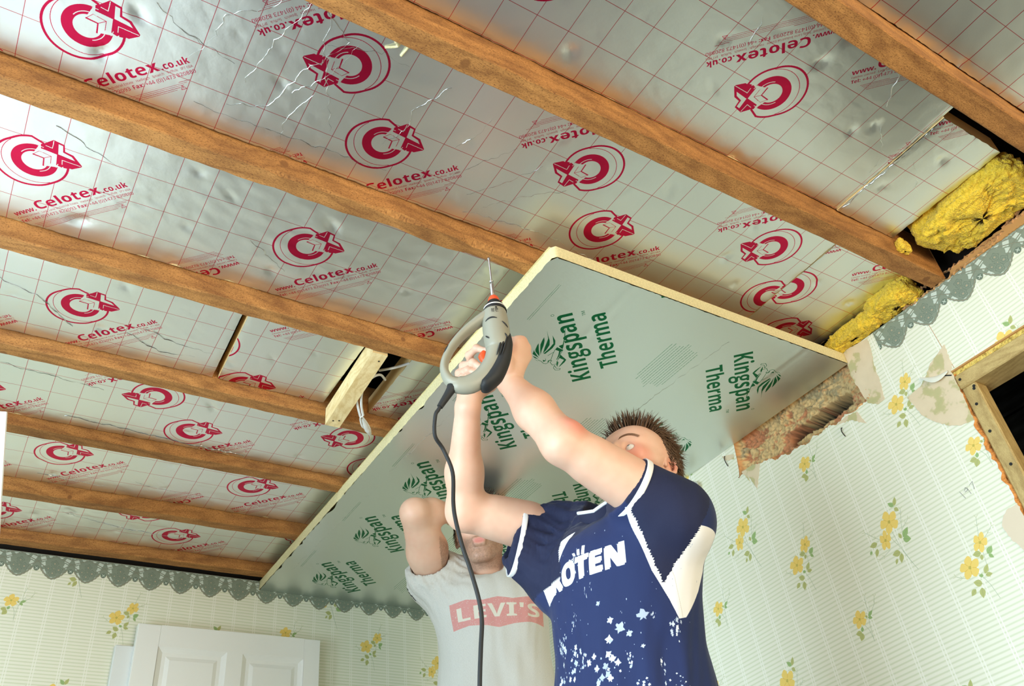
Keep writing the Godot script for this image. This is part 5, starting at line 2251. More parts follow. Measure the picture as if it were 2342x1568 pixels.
# folds: ridges across a cloth surface, stronger where `pull` says
func fold_relief(sd: float, amp: float, dir: Vector3, freq: float) -> Callable:
	var a := dir.normalized()
	return func(p: Vector3) -> float:
		var s := p.dot(a)
		var q := p - a * s
		return amp * (nz.get_noise_3d(q.x * freq + s * freq * 0.25, q.y * freq + sd, q.z * freq + s * freq * 0.25) + 0.45 * nz.get_noise_3d(q.x * freq * 2.3 + s * 2.0, q.y * freq * 2.3 + sd, q.z * freq * 2.3))


# ---- the man with the screw gun
const A_F := Vector3(-0.948, 0.0, 0.319)          # where his chest faces
const A_R := Vector3(-0.319, 0.0, -0.948)         # towards his right
var a_chest := Vector3(1.318, 0.80 + 0.72, -1.475)
var a_waist := Vector3(1.352, 0.50 + 0.72, -1.565)
var a_hip := Vector3(1.372, 0.28 + 0.72, -1.615)


func shirt_a_field() -> Field:
	var F := Field.new(Vector3(1.02, 0.95, -1.90), Vector3(1.60, 1.80, -1.08), 0.0055)
	var fr := A_F
	var r := A_R
	for s: float in [-1.0, 1.0]:
		F.bone(a_chest + r * 0.080 * s + fr * 0.006, a_waist + r * 0.074 * s, 0.112, 0.112, 0.06)
		F.bone(a_waist + r * 0.074 * s, a_hip + r * 0.078 * s, 0.112, 0.116, 0.06)
	F.bone(a_chest + fr * 0.030 + Vector3(0, -0.02, 0), a_waist + fr * 0.030, 0.105, 0.108, 0.08)
	# shoulders up to the neck
	var nb := a_chest + Vector3(0.012, 0.105, 0.02)
	F.bone(nb, J.a_shl + Vector3(-0.01, -0.012, 0), 0.060, 0.070, 0.05)
	F.bone(nb, J.a_shr + Vector3(0, 0.005, 0), 0.062, 0.072, 0.05)
	F.bone(a_chest + Vector3(0, 0.00, 0) - r * 0.09, J.a_sl2, 0.095, 0.080, 0.06)
	F.bone(a_chest + Vector3(0, 0.02, 0) + r * 0.09, J.a_sr2, 0.09, 0.062, 0.06)
	# sleeves
	var dl: Vector3 = (J.a_ell - J.a_shl).normalized()
	var dr: Vector3 = (J.a_elr - J.a_shr).normalized()
	var cl := Plane(dl, dl.dot(J.a_cuffl))
	var cr := Plane(dr, dr.dot(J.a_cuffr))
	F.bone(J.a_shl + Vector3(-0.005, -0.006, 0), J.a_cuffl + dl * 0.05, 0.074, 0.064, 0.04, 0, cl)
	F.bone(J.a_sl2, J.a_cuffl + dl * 0.03 + Vector3(0, -0.012, 0), 0.082, 0.058, 0.04, 0, cl)
	F.bone(J.a_shr, J.a_cuffr + dr * 0.05, 0.078, 0.066, 0.04, 0, cr)
	F.bone(J.a_sr2, J.a_sr1 + dr * 0.04, 0.066, 0.044, 0.05, 0, cr)
	var fl := fold_relief(3.0, 0.0035, Vector3(0.2, 1, 0.1), 11.0)
	var fr2 := fold_relief(8.0, 0.007, J.a_elr - J.a_shr + Vector3(0, 0.12, 0), 26.0)
	var ar: Vector3 = J.a_shr
	F.relief(func(p: Vector3) -> float:
		var k := smoothstep(0.26, 0.06, (p - ar).length())
		var hang := smoothstep(1.50, 1.20, p.y)
		return fl.call(p) * (0.6 + hang) * (1.0 - k) + fr2.call(p) * k, 0.03)
	# neck opening and hollow cuffs
	F.bone(a_chest + fr * 0.035 + Vector3(0, 0.105, 0.0), a_chest + Vector3(0.02, 0.36, 0.02), 0.056, 0.085, 0.01, 1)
	F.bone(J.a_cuffl - dl * 0.05, J.a_cuffl + dl * 0.05, 0.054, 0.062, 0.004, 1)
	F.bone(J.a_cuffr - dr * 0.05, J.a_cuffr + dr * 0.05, 0.052, 0.060, 0.004, 1)
	return F


func sleeve_only(left: bool) -> Field:
	var dl: Vector3 = (J.a_ell - J.a_shl).normalized()
	var dr: Vector3 = (J.a_elr - J.a_shr).normalized()
	var c: Vector3 = J.a_cuffl if left else J.a_cuffr
	var F := Field.new(c - Vector3.ONE * 0.13, c + Vector3.ONE * 0.13, 0.005)
	if left:
		F.bone(J.a_shl + Vector3(-0.005, -0.006, 0), J.a_cuffl + dl * 0.05, 0.074, 0.064, 0.04)
		F.bone(J.a_sl2, J.a_cuffl + dl * 0.03 + Vector3(0, -0.012, 0), 0.082, 0.058, 0.04)
	else:
		F.bone(J.a_shr, J.a_cuffr + dr * 0.05, 0.078, 0.066, 0.04)
		F.bone(J.a_sr2, J.a_sr1 + dr * 0.04, 0.066, 0.044, 0.05)
	return F


func torso_uv(p: Vector3) -> Vector2:
	var t := clampf((a_chest.y - p.y) / (a_chest.y - a_hip.y), -0.6, 1.4)
	var c := a_chest.lerp(a_hip, t)
	var d := p - c
	return Vector2(fposmod(atan2(d.dot(A_R), d.dot(A_F)) / TAU + 0.5, 1.0), (1.72 - p.y) / 0.80)


func person_a() -> void:
	var org := Vector3(1.372, 0.0, -1.615)
	var o := thing("person", "man in a navy and white sports shirt holding up a screw gun with both hands", "person", org)
	var hc: Vector3 = J.a_head
	var hf := gd(-0.895, -0.302, 0.33).normalized()
	var hu := (Vector3.UP - hf * hf.y).normalized()
	var hr := hf.cross(hu)
	var neck := a_chest + Vector3(0.015, 0.09, 0.015)
	var body := Geo.new()
	# arms and hands, one fine grid each
	var pts := [J.a_shl, J.a_ell, J.a_wl, J.al_i1, J.al_i3, J.al_m2, J.al_p3, J.al_t3, J.al_i0]
	var F := field_round(pts, 0.085, 0.003)
	var dl: Vector3 = (J.a_ell - J.a_shl)
	F.bone(J.a_shl + dl * 0.15, J.a_ell, 0.064, 0.051, 0.03)
	F.bone(J.a_shl + dl * 0.45 + Vector3(0, -0.012, 0), J.a_shl + dl * 0.75 + Vector3(0, -0.008, 0), 0.052, 0.046, 0.03)
	F.bone(J.a_ell, J.a_fl, 0.048, 0.047, 0.025)
	F.bone(J.a_fl, J.a_wl, 0.0465, 0.0300, 0.025)
	F.bone(J.a_ell + Vector3(0.004, 0.012, 0.03), J.a_ell + Vector3(0, 0.0, 0.022), 0.022, 0.026, 0.02)
	F.bone(J.a_wl, J.al_w, 0.0300, 0.0290, 0.012)
	hand(F, "al", 0.0300)
	F.mesh(body)
	pts = [J.a_shr, J.a_elr, J.a_wr, J.ar_i1, J.ar_i3, J.ar_m3, J.ar_p2, J.ar_t3, J.ar_i0]
	F = field_round(pts, 0.085, 0.003)
	var dr: Vector3 = (J.a_elr - J.a_shr)
	F.bone(J.a_shr + dr * 0.15, J.a_elr, 0.062, 0.050, 0.03)
	F.bone(J.a_shr + dr * 0.4 + Vector3(0, 0.008, 0), J.a_shr + dr * 0.7 + Vector3(0, 0.006, 0), 0.052, 0.046, 0.03)
	F.bone(J.a_elr, J.a_fr, 0.048, 0.045, 0.025)
	F.bone(J.a_fr, J.a_wr, 0.0440, 0.0310, 0.03)
	F.bone(J.a_elr + Vector3(-0.006, -0.022, 0.004), J.a_elr + Vector3(-0.006, -0.016, 0.0), 0.026, 0.026, 0.02)
	F.bone(J.a_wr, J.ar_w, 0.0310, 0.0300, 0.012)
	hand(F, "ar", 0.0310)
	F.mesh(body)
	# head and neck
	F = field_round([hc + hf * 0.13, hc - hf * 0.12, hc + hu * 0.14, hc - hu * 0.11, hc + hr * 0.10, hc - hr * 0.10, neck], 0.03, 0.003)
	head(F, hc, hf, hu, hr, 1.03, neck)
	var hm := Geo.new()
	F.mesh(hm)
	var HF := F
	body_join(body, hm)
	# hidden trunk and legs below the clothes
	trunk(body, a_chest, a_hip, A_R, [J.a_shl, J.a_shr], neck, org, gd(-0.6, -0.8, 0.0))
	tint(body, skin(1.0))
	for i in body.v.size():                      # flushed elbow, cheek and knuckles
		var p := body.v[i]
		var k := smoothstep(0.05, 0.015, (p - (J.a_ell + Vector3(0.006, 0.02, 0.045))).length()) * 0.7
		k = maxf(k, smoothstep(0.05, 0.02, (p - (hc + hf * 0.07 - hu * 0.02 - hr * 0.05)).length()) * 0.5)
		k = maxf(k, smoothstep(0.03, 0.01, (p - (hc - hf * 0.02 - hr * 0.085)).length()) * 0.55)
		body.col[i] = body.col[i].lerp(Color(0.88, 0.50, 0.42).srgb_to_linear(), k)
	obj("body", rebase(body, org), M.skin, o)
	for q in [["al_t2", "al_t3", Vector3(0.3, 0.5, 1)], ["ar_i2", "ar_i3", Vector3(-0.2, 0.3, 1)], ["ar_m2", "ar_m3", Vector3(-0.3, 0.2, 1)], ["ar_r2", "ar_r3", Vector3(-0.3, 0.1, 1)]]:
		var ng := Geo.new()
		nail(ng, J[q[0]], J[q[1]], q[2], 0.0082)
		obj("finger_nail", rebase(ng, org), M.nail, o)
	eyes(o, hc, hf, hu, hr, 1.03, (hf + hu * 0.45 + hr * 0.1))
	var g := Geo.new()
	hair(g, HF, hc, hf, hu, hr, 1.03, 3400, 5, 0.60, 0.62, org)
	obj("hair", g, M.hair, o)
	for e: float in [-1.0, 1.0]:
		g = Geo.new()
		brows(g, HF, hc, hf, hu, hr, 1.03, org, [e])
		obj("eyebrow", g, M.brow, o)
	# shirt
	F = shirt_a_field()
	var all := Geo.new()
	F.mesh(all)
	var sl := (J.a_ell - J.a_shl as Vector3).normalized()
	var sr := (J.a_elr - J.a_shr as Vector3).normalized()
	var tors := Geo.new()
	var slv := [Geo.new(), Geo.new()]
	split(all, tors, slv, sl, sr)
	M.shirt = shirt_texture()
	obj("shirt", rebase(tors, org), M.shirt, o)
	for s in slv:
		obj("sleeve", rebase(s, org), M.navy, o)
	g = Geo.new()
	band(g, ring_on(sleeve_only(true), J.a_cuffl - sl * 0.007, sl, 0.0005, 44, 0.11), sl, 0.016, 0.0024, org)
	obj("white_cuff", g, M.piping, o)
	g = Geo.new()
	band(g, ring_on(sleeve_only(false), J.a_cuffr - sr * 0.007, sr, 0.0010, 44, 0.11), sr, 0.014, 0.0024, org)
	obj("white_cuff", g, M.piping, o)
	# collar: a band round the neck opening
	g = Geo.new()
	var cn := (Vector3.UP + A_F * 0.30).normalized()
	var cp := []
	var cc := a_chest + A_F * 0.030 + Vector3(0.008, 0.125, 0.008)
	for i in 41:
		var an := TAU * (i % 40) / 40.0
		var q := cc + (A_F * cos(an) * 0.074 + A_R * sin(an) * 0.078)
		q.y += -0.032 * cos(an) + 0.020 * absf(sin(an))
		cp.append(q)
	band(g, cp, cn, 0.030, 0.004, org)
	obj("collar", g, M.navy_rib, o)
	g = Geo.new()
	var cw := []
	for q in cp:
		cw.append(q + cn * 0.015)
	band(g, cw, cn, 0.009, 0.0055, org)
	obj("collar_piping", g, M.piping, o)
	# white lines over the shoulder to the sleeve
	for k in 2:
		g = Geo.new()
		var line := []
		var side := sl.cross(Vector3.UP).normalized()
		for i in 15:
			var t := i / 14.0
			var q: Vector3 = (J.a_cuffl - sl * 0.01).lerp(J.a_shl - sl * 0.06, t) + Vector3(0, 0.10, 0) + side * ((0.018 if k == 0 else -0.012) + 0.02 * t)
			line.append(F.drop(q, 0.0008))
		tube(g, curve(line, 3), [0.0032], 7)
		obj("shoulder_piping", rebase(g, org), M.piping, o)
	trousers(o, a_hip, A_R, A_F, org, M.denim, 0.0)


func body_join(g: Geo, h: Geo) -> void:
	var b := g.v.size()
	g.v.append_array(h.v)
	g.n.append_array(h.n)
	g.uv.append_array(h.uv)
	for i in h.ix:
		g.ix.append(b + i)


func trunk(body: Geo, chest: Vector3, hip: Vector3, r: Vector3, sh: Array, neck: Vector3, foot: Vector3, _f: Vector3) -> void:
	var F := Field.new(Vector3(chest.x - 0.36, foot.y - 0.02, chest.z - 0.40), Vector3(chest.x + 0.36, neck.y + 0.08, chest.z + 0.40), 0.016)
	for s: float in [-1.0, 1.0]:
		F.bone(chest + r * 0.075 * s, hip + r * 0.06 * s, 0.085, 0.085, 0.05)
		F.bone(hip + r * 0.075 * s, Vector3(hip.x, foot.y + 0.5, hip.z) + r * 0.09 * s, 0.078, 0.050, 0.04)
		F.bone(Vector3(hip.x, foot.y + 0.5, hip.z) + r * 0.09 * s, Vector3(hip.x, foot.y + 0.09, hip.z) + r * 0.095 * s, 0.052, 0.036, 0.03)
	for q in sh:
		F.bone(chest + Vector3(0, 0.06, 0), q, 0.06, 0.05, 0.04)
	F.bone(chest, neck, 0.07, 0.05, 0.04)
	F.mesh(body)


func brows(g: Geo, F: Field, c: Vector3, f: Vector3, u: Vector3, r: Vector3, s: float, org: Vector3, sides := [1.0]) -> void:
	for e: float in sides:
		for i in 60:
			var t := i / 59.0
			var p := F.drop(c + (f * lerpf(0.10, 0.075, t) + u * (0.030 + 0.006 * sin(t * PI) + (i % 4) * 0.0017) + r * e * lerpf(0.012, 0.052, t)) * s)
			var n := F.slope(p)
			var d := (r * e * 0.8 + u * (0.5 - t) - f * 0.2).normalized()
			lock(g, p - org, p + (d * 0.004 + n * 0.0012) - org, p + d * 0.008 + n * 0.0004 - org, 0.0006, n)


func split(all: Geo, tors: Geo, slv: Array, sl: Vector3, sr: Vector3) -> void:
	var kind := PackedInt32Array()
	kind.resize(all.v.size())
	for i in all.v.size():
		var p := all.v[i]
		var k := 0
		if (p - J.a_shl).dot(sl) > -0.035 + 0.10 * maxf(0.0, (J.a_shl.y - 0.02 - p.y)) and (p - J.a_shl).dot(A_R) < 0.05:
			k = 1
		if (p - J.a_shr).dot(sr) > -0.005 and (p - J.a_shr).dot(A_R) > -0.07 and p.y > J.a_shr.y - 0.17:
			k = 2
		kind[i] = k
	for t in range(0, all.ix.size(), 3):
		var a := all.ix[t]
		var b := all.ix[t + 1]
		var c := all.ix[t + 2]
		var k := maxi(kind[a], maxi(kind[b], kind[c])) if kind[a] == 0 or kind[b] == 0 or kind[c] == 0 else kind[a]
		var votes := int(kind[a] > 0) + int(kind[b] > 0) + int(kind[c] > 0)
		var g: Geo = tors if votes < 2 else slv[k - 1]
		var uvs := [torso_uv(all.v[a]), torso_uv(all.v[b]), torso_uv(all.v[c])]
		var hi: float = maxf(uvs[0].x, maxf(uvs[1].x, uvs[2].x))
		var n := 0
		var base := g.v.size()
		for q in [a, b, c]:
			var w: Vector2 = uvs[n]
			if hi - w.x > 0.5:
				w.x += 1.0
			g.add(all.v[q], all.n[q], w)
			n += 1
		g.ix.append_array([base, base + 1, base + 2])


func trousers(o: Node3D, hip: Vector3, r: Vector3, f: Vector3, org: Vector3, m: Material, ground: float) -> void:
	var F := Field.new(hip + Vector3(-0.30, -hip.y + ground - 0.01, -0.30), hip + Vector3(0.30, 0.09, 0.30), 0.014)
	for s: float in [-1.0, 1.0]:
		F.bone(hip + r * 0.06 * s + Vector3(0, 0.03, 0), hip + r * 0.075 * s + Vector3(0, -0.10, 0), 0.105, 0.110, 0.05)
		F.bone(hip + r * 0.08 * s + Vector3(0, -0.08, 0), Vector3(hip.x, ground + 0.5, hip.z) + r * 0.10 * s, 0.098, 0.075, 0.03)
		F.bone(Vector3(hip.x, ground + 0.5, hip.z) + r * 0.10 * s, Vector3(hip.x, ground + 0.09, hip.z) + r * 0.11 * s, 0.076, 0.070, 0.02)
	F.trim(Plane(Vector3(0, -1, 0), -(ground + 0.045)))
	F.relief(fold_relief(5.0, 0.006, Vector3.UP, 14.0), 0.03)
	var g := Geo.new()
	F.mesh(g)
	obj("trousers", rebase(g, org), m, o)
	for s: float in [-1.0, 1.0]:
		var b := Vector3(hip.x, ground, hip.z) + r * 0.11 * s
		F = Field.new(b + Vector3(-0.24, -0.01, -0.24), b + Vector3(0.24, 0.16, 0.24), 0.009)
		F.bone(b + Vector3(0, 0.05, 0) - f * 0.05, b + Vector3(0, 0.045, 0) + f * 0.16, 0.045, 0.040, 0.03)
		F.bone(b + Vector3(0, 0.05, 0) - f * 0.02, b + Vector3(0, 0.13, 0) - f * 0.02, 0.050, 0.052, 0.03)
		F.trim(Plane(Vector3(0, -1, 0), -(ground + 0.001)))
		g = Geo.new()
		F.mesh(g)
		obj("boot", rebase(g, org), M.boot, o)


func shirt_texture() -> StandardMaterial3D:
	var w := 2048
	var h := 1024
	var img := Image.create(w, h, false, Image.FORMAT_RGB8)
	img.fill(rgb(15, 36, 86))
	var t := Transform2D(Vector2(w, 0), Vector2(0, h), Vector2.ZERO)
	var white := rgb(238, 238, 236)
	# darker yoke over the shoulders
	ink(img, [pv([0.0, 0.0, 1.0, 0.0, 1.0, 0.13, 0.66, 0.15, 0.60, 0.19, 0.53, 0.16, 0.47, 0.15, 0.42, 0.17, 0.36, 0.16, 0.30, 0.13, 0.0, 0.13])], t, rgb(18, 26, 62))
	# side panels
	ink(img, [pv([0.398, 0.185, 0.389, 0.22, 0.374, 0.275, 0.3555, 0.351, 0.325, 0.424, 0.309, 0.473, 0.292, 0.468, 0.262, 0.42, 0.246, 0.39, 0.225, 0.33, 0.240, 0.26, 0.29, 0.26, 0.310, 0.320, 0.3258, 0.322, 0.3527, 0.268, 0.374, 0.220, 0.385, 0.19])], t, white)
	stroke(img, pv([0.3258, 0.325, 0.312, 0.37, 0.305, 0.42, 0.300, 0.468]), 0.0012, t, rgb(206, 204, 198))
	ink(img, [pv([0.590, 0.160, 0.632, 0.165, 0.665, 0.22, 0.67, 0.33, 0.634, 0.318, 0.6280, 0.285, 0.6074, 0.240, 0.5965, 0.203])], t, white)
	# lettering across the chest, running from his right to his left
	var lt := Transform2D(Vector2(-0.230 * w, 0.004 * h), Vector2(0, -0.056 * h), Vector2(0.637 * w, 0.3145 * h))
	var word := letters("ROTEN", Vector2.ZERO, 1.0, 1.0)
	var grow := 0.014
	for q in word:
		ink(img, [q], lt, white)
	for d in [Vector2(grow, 0), Vector2(-grow, 0), Vector2(0, 0.07), Vector2(0, -0.07), Vector2(grow, 0.06), Vector2(-grow, -0.06)]:
		for q in word:
			ink(img, [Transform2D(0, d) * q], lt, white)
	# three slanted bars over a small word
	var at := Transform2D(Vector2(-0.062 * w, 0.012 * h), Vector2(0, -0.020 * h), Vector2(0.5680 * w, 0.246 * h))
	write(img, letters("adidas", Vector2(0, -0.75), 1.0, 0.62), at, white)
	for k in 3:
		ink(img, [pv([0.30 + 0.22 * k, 0.0, 0.46 + 0.22 * k, 0.0, 0.34 + 0.26 * k, 0.5 + 0.42 * k, 0.18 + 0.26 * k, 0.5 + 0.42 * k])], at, white)
	# dried paint and plaster: smears and splashes
	var R := RandomNumberGenerator.new()
	R.seed = 41
	for q in [[0.558, 0.401, 0.006, 0.018, 9], [0.570, 0.43, 0.008, 0.02, 8], [0.610, 0.47, 0.020, 0.045, 26], [0.540, 0.530, 0.014, 0.022, 16], [0.414, 0.561, 0.012, 0.024, 18], [0.618, 0.555, 0.022, 0.03, 22], [0.318, 0.492, 0.014, 0.035, 18], [0.349, 0.592, 0.008, 0.030, 12], [0.397, 0.622, 0.016, 0.018, 16], [0.318, 0.625, 0.012, 0.016, 12], [0.4265, 0.443, 0.003, 0.010, 4], [0.50, 0.345, 0.006, 0.03, 5], [0.516, 0.36, 0.004, 0.03, 5], [0.545, 0.275, 0.010, 0.022, 8], [0.36, 0.455, 0.006, 0.02, 6], [0.58, 0.61, 0.02, 0.03, 14], [0.47, 0.60, 0.05, 0.06, 14], [0.45, 0.50, 0.08, 0.09, 14], [0.57, 0.52, 0.03, 0.05, 18]]:
		for k in q[4]:
			var c := Vector2(q[0] + R.randfn() * q[2] * 0.5, q[1] + R.randfn() * q[3] * 0.5)
			var r := Vector2(q[2], q[3]) * R.randf_range(0.05, 0.30)
			if r.y > 0.012:
				r *= 0.7
			blot(img, t, c, r, R, rgb(170, 184, 204).lerp(rgb(226, 228, 226), R.randf()))
	for k in 90:
		blot(img, t, Vector2(R.randf_range(0.25, 0.68), R.randf_range(0.2, 0.75)), Vector2(0.0012, 0.003) * R.randf_range(0.5, 1.4), R, rgb(176, 188, 206))
	var m := textured(img, 0.8)
	m.rim_enabled = true
	m.rim = 0.2
	m.rim_tint = 0.6
	return m


func blot(img: Image, t: Transform2D, c: Vector2, r: Vector2, R: RandomNumberGenerator, col: Color) -> void:
	var p := PackedVector2Array()
	var k := R.randf_range(0.0, 9.0)
	for i in 14:
		var a := TAU * i / 14.0
		p.append(c + Vector2(cos(a) * r.x, sin(a) * r.y) * (0.65 + 0.5 * sin(2.0 * a + k) * sin(3.0 * a + 2.0 * k)))
	ink(img, [p], t, col)


# ---- the man under the board
const B_F := Vector3(-0.52, 0.0, 0.855)
const B_R := Vector3(-0.855, 0.0, -0.52)
var b_chest := Vector3(1.622, 1.135 + 0.72, -2.560)
var b_waist := Vector3(1.655, 0.86 + 0.72, -2.620)
var b_hip := Vector3(1.670, 0.62 + 0.72, -2.650)
const B_GROUND := 0.44


func tee_field() -> Field:
	var F := Field.new(Vector3(1.22, 1.22, -2.98), Vector3(2.06, 2.12, -2.22), 0.0065)
	var r := B_R
	for s: float in [-1.0, 1.0]:
		F.bone(b_chest + r * 0.085 * s, b_waist + r * 0.082 * s, 0.118, 0.114, 0.06)
		F.bone(b_waist + r * 0.082 * s, b_hip + r * 0.084 * s, 0.114, 0.118, 0.06)
	F.bone(b_chest + B_F * 0.03, b_waist + B_F * 0.025, 0.110, 0.108, 0.08)
	var nb := b_chest + Vector3(0.0, 0.125, 0.0)
	F.bone(nb, J.b_shr + Vector3(0, -0.01, 0), 0.060, 0.084, 0.05)
	F.bone(nb, J.b_shl + Vector3(0, -0.01, 0), 0.060, 0.084, 0.05)
	F.bone(b_chest + r * 0.10, J.b_shr + Vector3(0, -0.05, 0), 0.10, 0.076, 0.06)
	var dr: Vector3 = (J.b_elr - J.b_shr).normalized()
	var dl: Vector3 = (J.b_ell - J.b_shl).normalized()
	F.bone(J.b_shr + Vector3(0, -0.03, 0), J.b_shr + dr * 0.10, 0.086, 0.088, 0.03, 0, Plane(dr, dr.dot(J.b_shr + dr * 0.035)))
	F.bone(J.b_shl, J.b_shl + dl * 0.16, 0.082, 0.078, 0.04, 0, Plane(dl, dl.dot(J.b_shl + dl * 0.13)))
	var fl := fold_relief(13.0, 0.004, Vector3(0.1, 1, 0.0), 10.0)
	var fs := fold_relief(17.0, 0.007, J.b_shr - b_waist, 24.0)
	var sp: Vector3 = J.b_shr
	F.relief(func(p: Vector3) -> float:
		var k := smoothstep(0.30, 0.05, (p - sp).length())
		return fl.call(p) * (1.0 - k) + fs.call(p) * k, 0.03)
	F.bone(b_chest + B_F * 0.055 + Vector3(0, 0.115, 0), b_chest + B_F * 0.02 + Vector3(0, 0.36, 0), 0.066, 0.085, 0.01, 1)
	F.bone(J.b_shr - dr * 0.01, J.b_shr + dr * 0.12, 0.070, 0.078, 0.004, 1)
	F.bone(J.b_shl + dl * 0.06, J.b_shl + dl * 0.2, 0.060, 0.070, 0.004, 1)
	return F


func tee_uv(p: Vector3) -> Vector2:
	var t := clampf((b_chest.y - p.y) / (b_chest.y - b_hip.y), -0.6, 1.4)
	var d := p - b_chest.lerp(b_hip, t)
	return Vector2(fposmod(atan2(d.dot(B_R), d.dot(B_F)) / TAU + 0.5, 1.0), (2.08 - p.y) / 0.84)


func person_b() -> void:
	var org := Vector3(b_hip.x, B_GROUND, b_hip.z)
	var o := thing("person", "man in a pale grey printed T-shirt pressing the board up from below", "person", org)
	var hc: Vector3 = J.b_head
	var s := 1.12
	var hf := gd(-0.60, -0.80, -0.06).normalized()
	var hu := (Vector3.UP - hf * hf.y).normalized()
	var hr := hf.cross(hu)
	var neck := b_chest + Vector3(0.0, 0.13, 0.0)
	var body := Geo.new()
	for k in 2:
		var sh: Vector3 = J.b_shr if k == 0 else J.b_shl
		var el: Vector3 = J.b_elr if k == 0 else J.b_ell
		var wr: Vector3 = J.b_wr if k == 0 else J.b_wl
		var key := "br" if k == 0 else "bl"
		var F := field_round([sh, el, wr, J[key + "_i0"], J[key + "_p3"], J[key + "_i3"], J[key + "_t3"], J[key + "_p0"]], 0.095, 0.004)
		var d := el - sh
		F.bone(sh - d * 0.12, sh + d * 0.35, 0.066, 0.070, 0.03)
		F.bone(sh + d * 0.35, el, 0.068, 0.050, 0.03)
		F.bone(sh + d * 0.42 + Vector3(0.012, 0, 0.01), sh + d * 0.62 + Vector3(0.010, 0, 0.01), 0.060, 0.052, 0.03)
		F.bone(el, el.lerp(wr, 0.35), 0.047, 0.049, 0.025)
		F.bone(el.lerp(wr, 0.35), wr, 0.048, 0.032, 0.03)
		F.bone(wr, J[key + "_w"], 0.032, 0.031, 0.012)
		hand(F, key, 0.031)
		F.mesh(body)
	var HF := field_round([hc + hf * 0.14, hc - hf * 0.13, hc + hu * 0.15, hc - hu * 0.13, hc + hr * 0.11, hc - hr * 0.11, neck], 0.03, 0.0036)
	head(HF, hc, hf, hu, hr, s, neck)
	HF.mesh(body)
	trunk(body, b_chest, b_hip, B_R, [J.b_shr, J.b_shl], neck, org, gd(-0.5, -0.85, 0.0))
	tint(body, skin(9.0))
	for i in body.v.size():                       # stubble and lips
		var q := (body.v[i] - hc) / s
		var x := q.dot(hf)
		var y := q.dot(hu)
		var z := absf(q.dot(hr))
		if q.length() > 0.17:
			continue
		var k := smoothstep(-0.020, -0.040, y) * smoothstep(-0.035, 0.0, x) * smoothstep(-0.135, -0.118, y)
		k = maxf(k, smoothstep(0.02, 0.0, x) * smoothstep(-0.03, -0.015, x) * smoothstep(0.03, 0.0, y) * smoothstep(0.060, 0.066, z) * smoothstep(-0.05, -0.03, y))
		var grain := 0.75 + 0.35 * nz.get_noise_3d(body.v[i].x * 420.0, body.v[i].y * 420.0, body.v[i].z * 420.0)
		var lip := smoothstep(0.0, 1.0, 1.6 - Vector2((y + 0.0530) / 0.0100, z / 0.020).length() * 1.2) * smoothstep(0.080, 0.088, x)
		body.col[i] = body.col[i].lerp(Color(0.36, 0.25, 0.19).srgb_to_linear(), k * 0.62 * grain * (1.0 - lip))
		body.col[i] = body.col[i].lerp(Color(0.80, 0.46, 0.43).srgb_to_linear(), lip * 0.85)
	obj("body", rebase(body, org), M.skin, o)
	eyes(o, hc, hf, hu, hr, s, hf)
	var g := Geo.new()
	hair(g, HF, hc, hf, hu, hr, s, 2600, 9, 0.52, 0.35, org)
	obj("hair", g, M.hair_dark, o)
	for e: float in [-1.0, 1.0]:
		g = Geo.new()
		brows(g, HF, hc, hf, hu, hr, s, org, [e])
		obj("eyebrow", g, M.brow, o)
	var F := tee_field()
	var all := Geo.new()
	F.mesh(all)
	var tee := Geo.new()
	for t in range(0, all.ix.size(), 3):
		var base := tee.v.size()
		var uvs := []
		for j in 3:
			uvs.append(tee_uv(all.v[all.ix[t + j]]))
		var hi: float = maxf(uvs[0].x, maxf(uvs[1].x, uvs[2].x))
		for j in 3:
			var w: Vector2 = uvs[j]
			if hi - w.x > 0.5:
				w.x += 1.0
			tee.add(all.v[all.ix[t + j]], all.n[all.ix[t + j]], w)
		tee.ix.append_array([base, base + 1, base + 2])
	obj("t_shirt", rebase(tee, org), tee_texture(), o)
	trousers(o, b_hip, B_R, B_F, org, M.dust_cloth, B_GROUND)
	# the low platform he stands on
	var pf := thing("work_platform", "low folding work platform under the man in the grey T-shirt", "platform", Vector3(b_hip.x, 0, b_hip.z))
	g = Geo.new()
	box(g, Vector3(-0.45, B_GROUND - 0.035, -0.24), Vector3(0.45, B_GROUND, 0.24), 0.004)
	obj("deck", g, M.pine, pf)
	for x: float in [-0.42, 0.42]:
		for z: float in [-0.21, 0.21]:
			g = Geo.new()
			tube(g, [Vector3(x, B_GROUND - 0.035, z), Vector3(x * 1.06, 0.0, z * 1.1)], [0.016], 10)
			obj("leg", g, M.steel, pf)


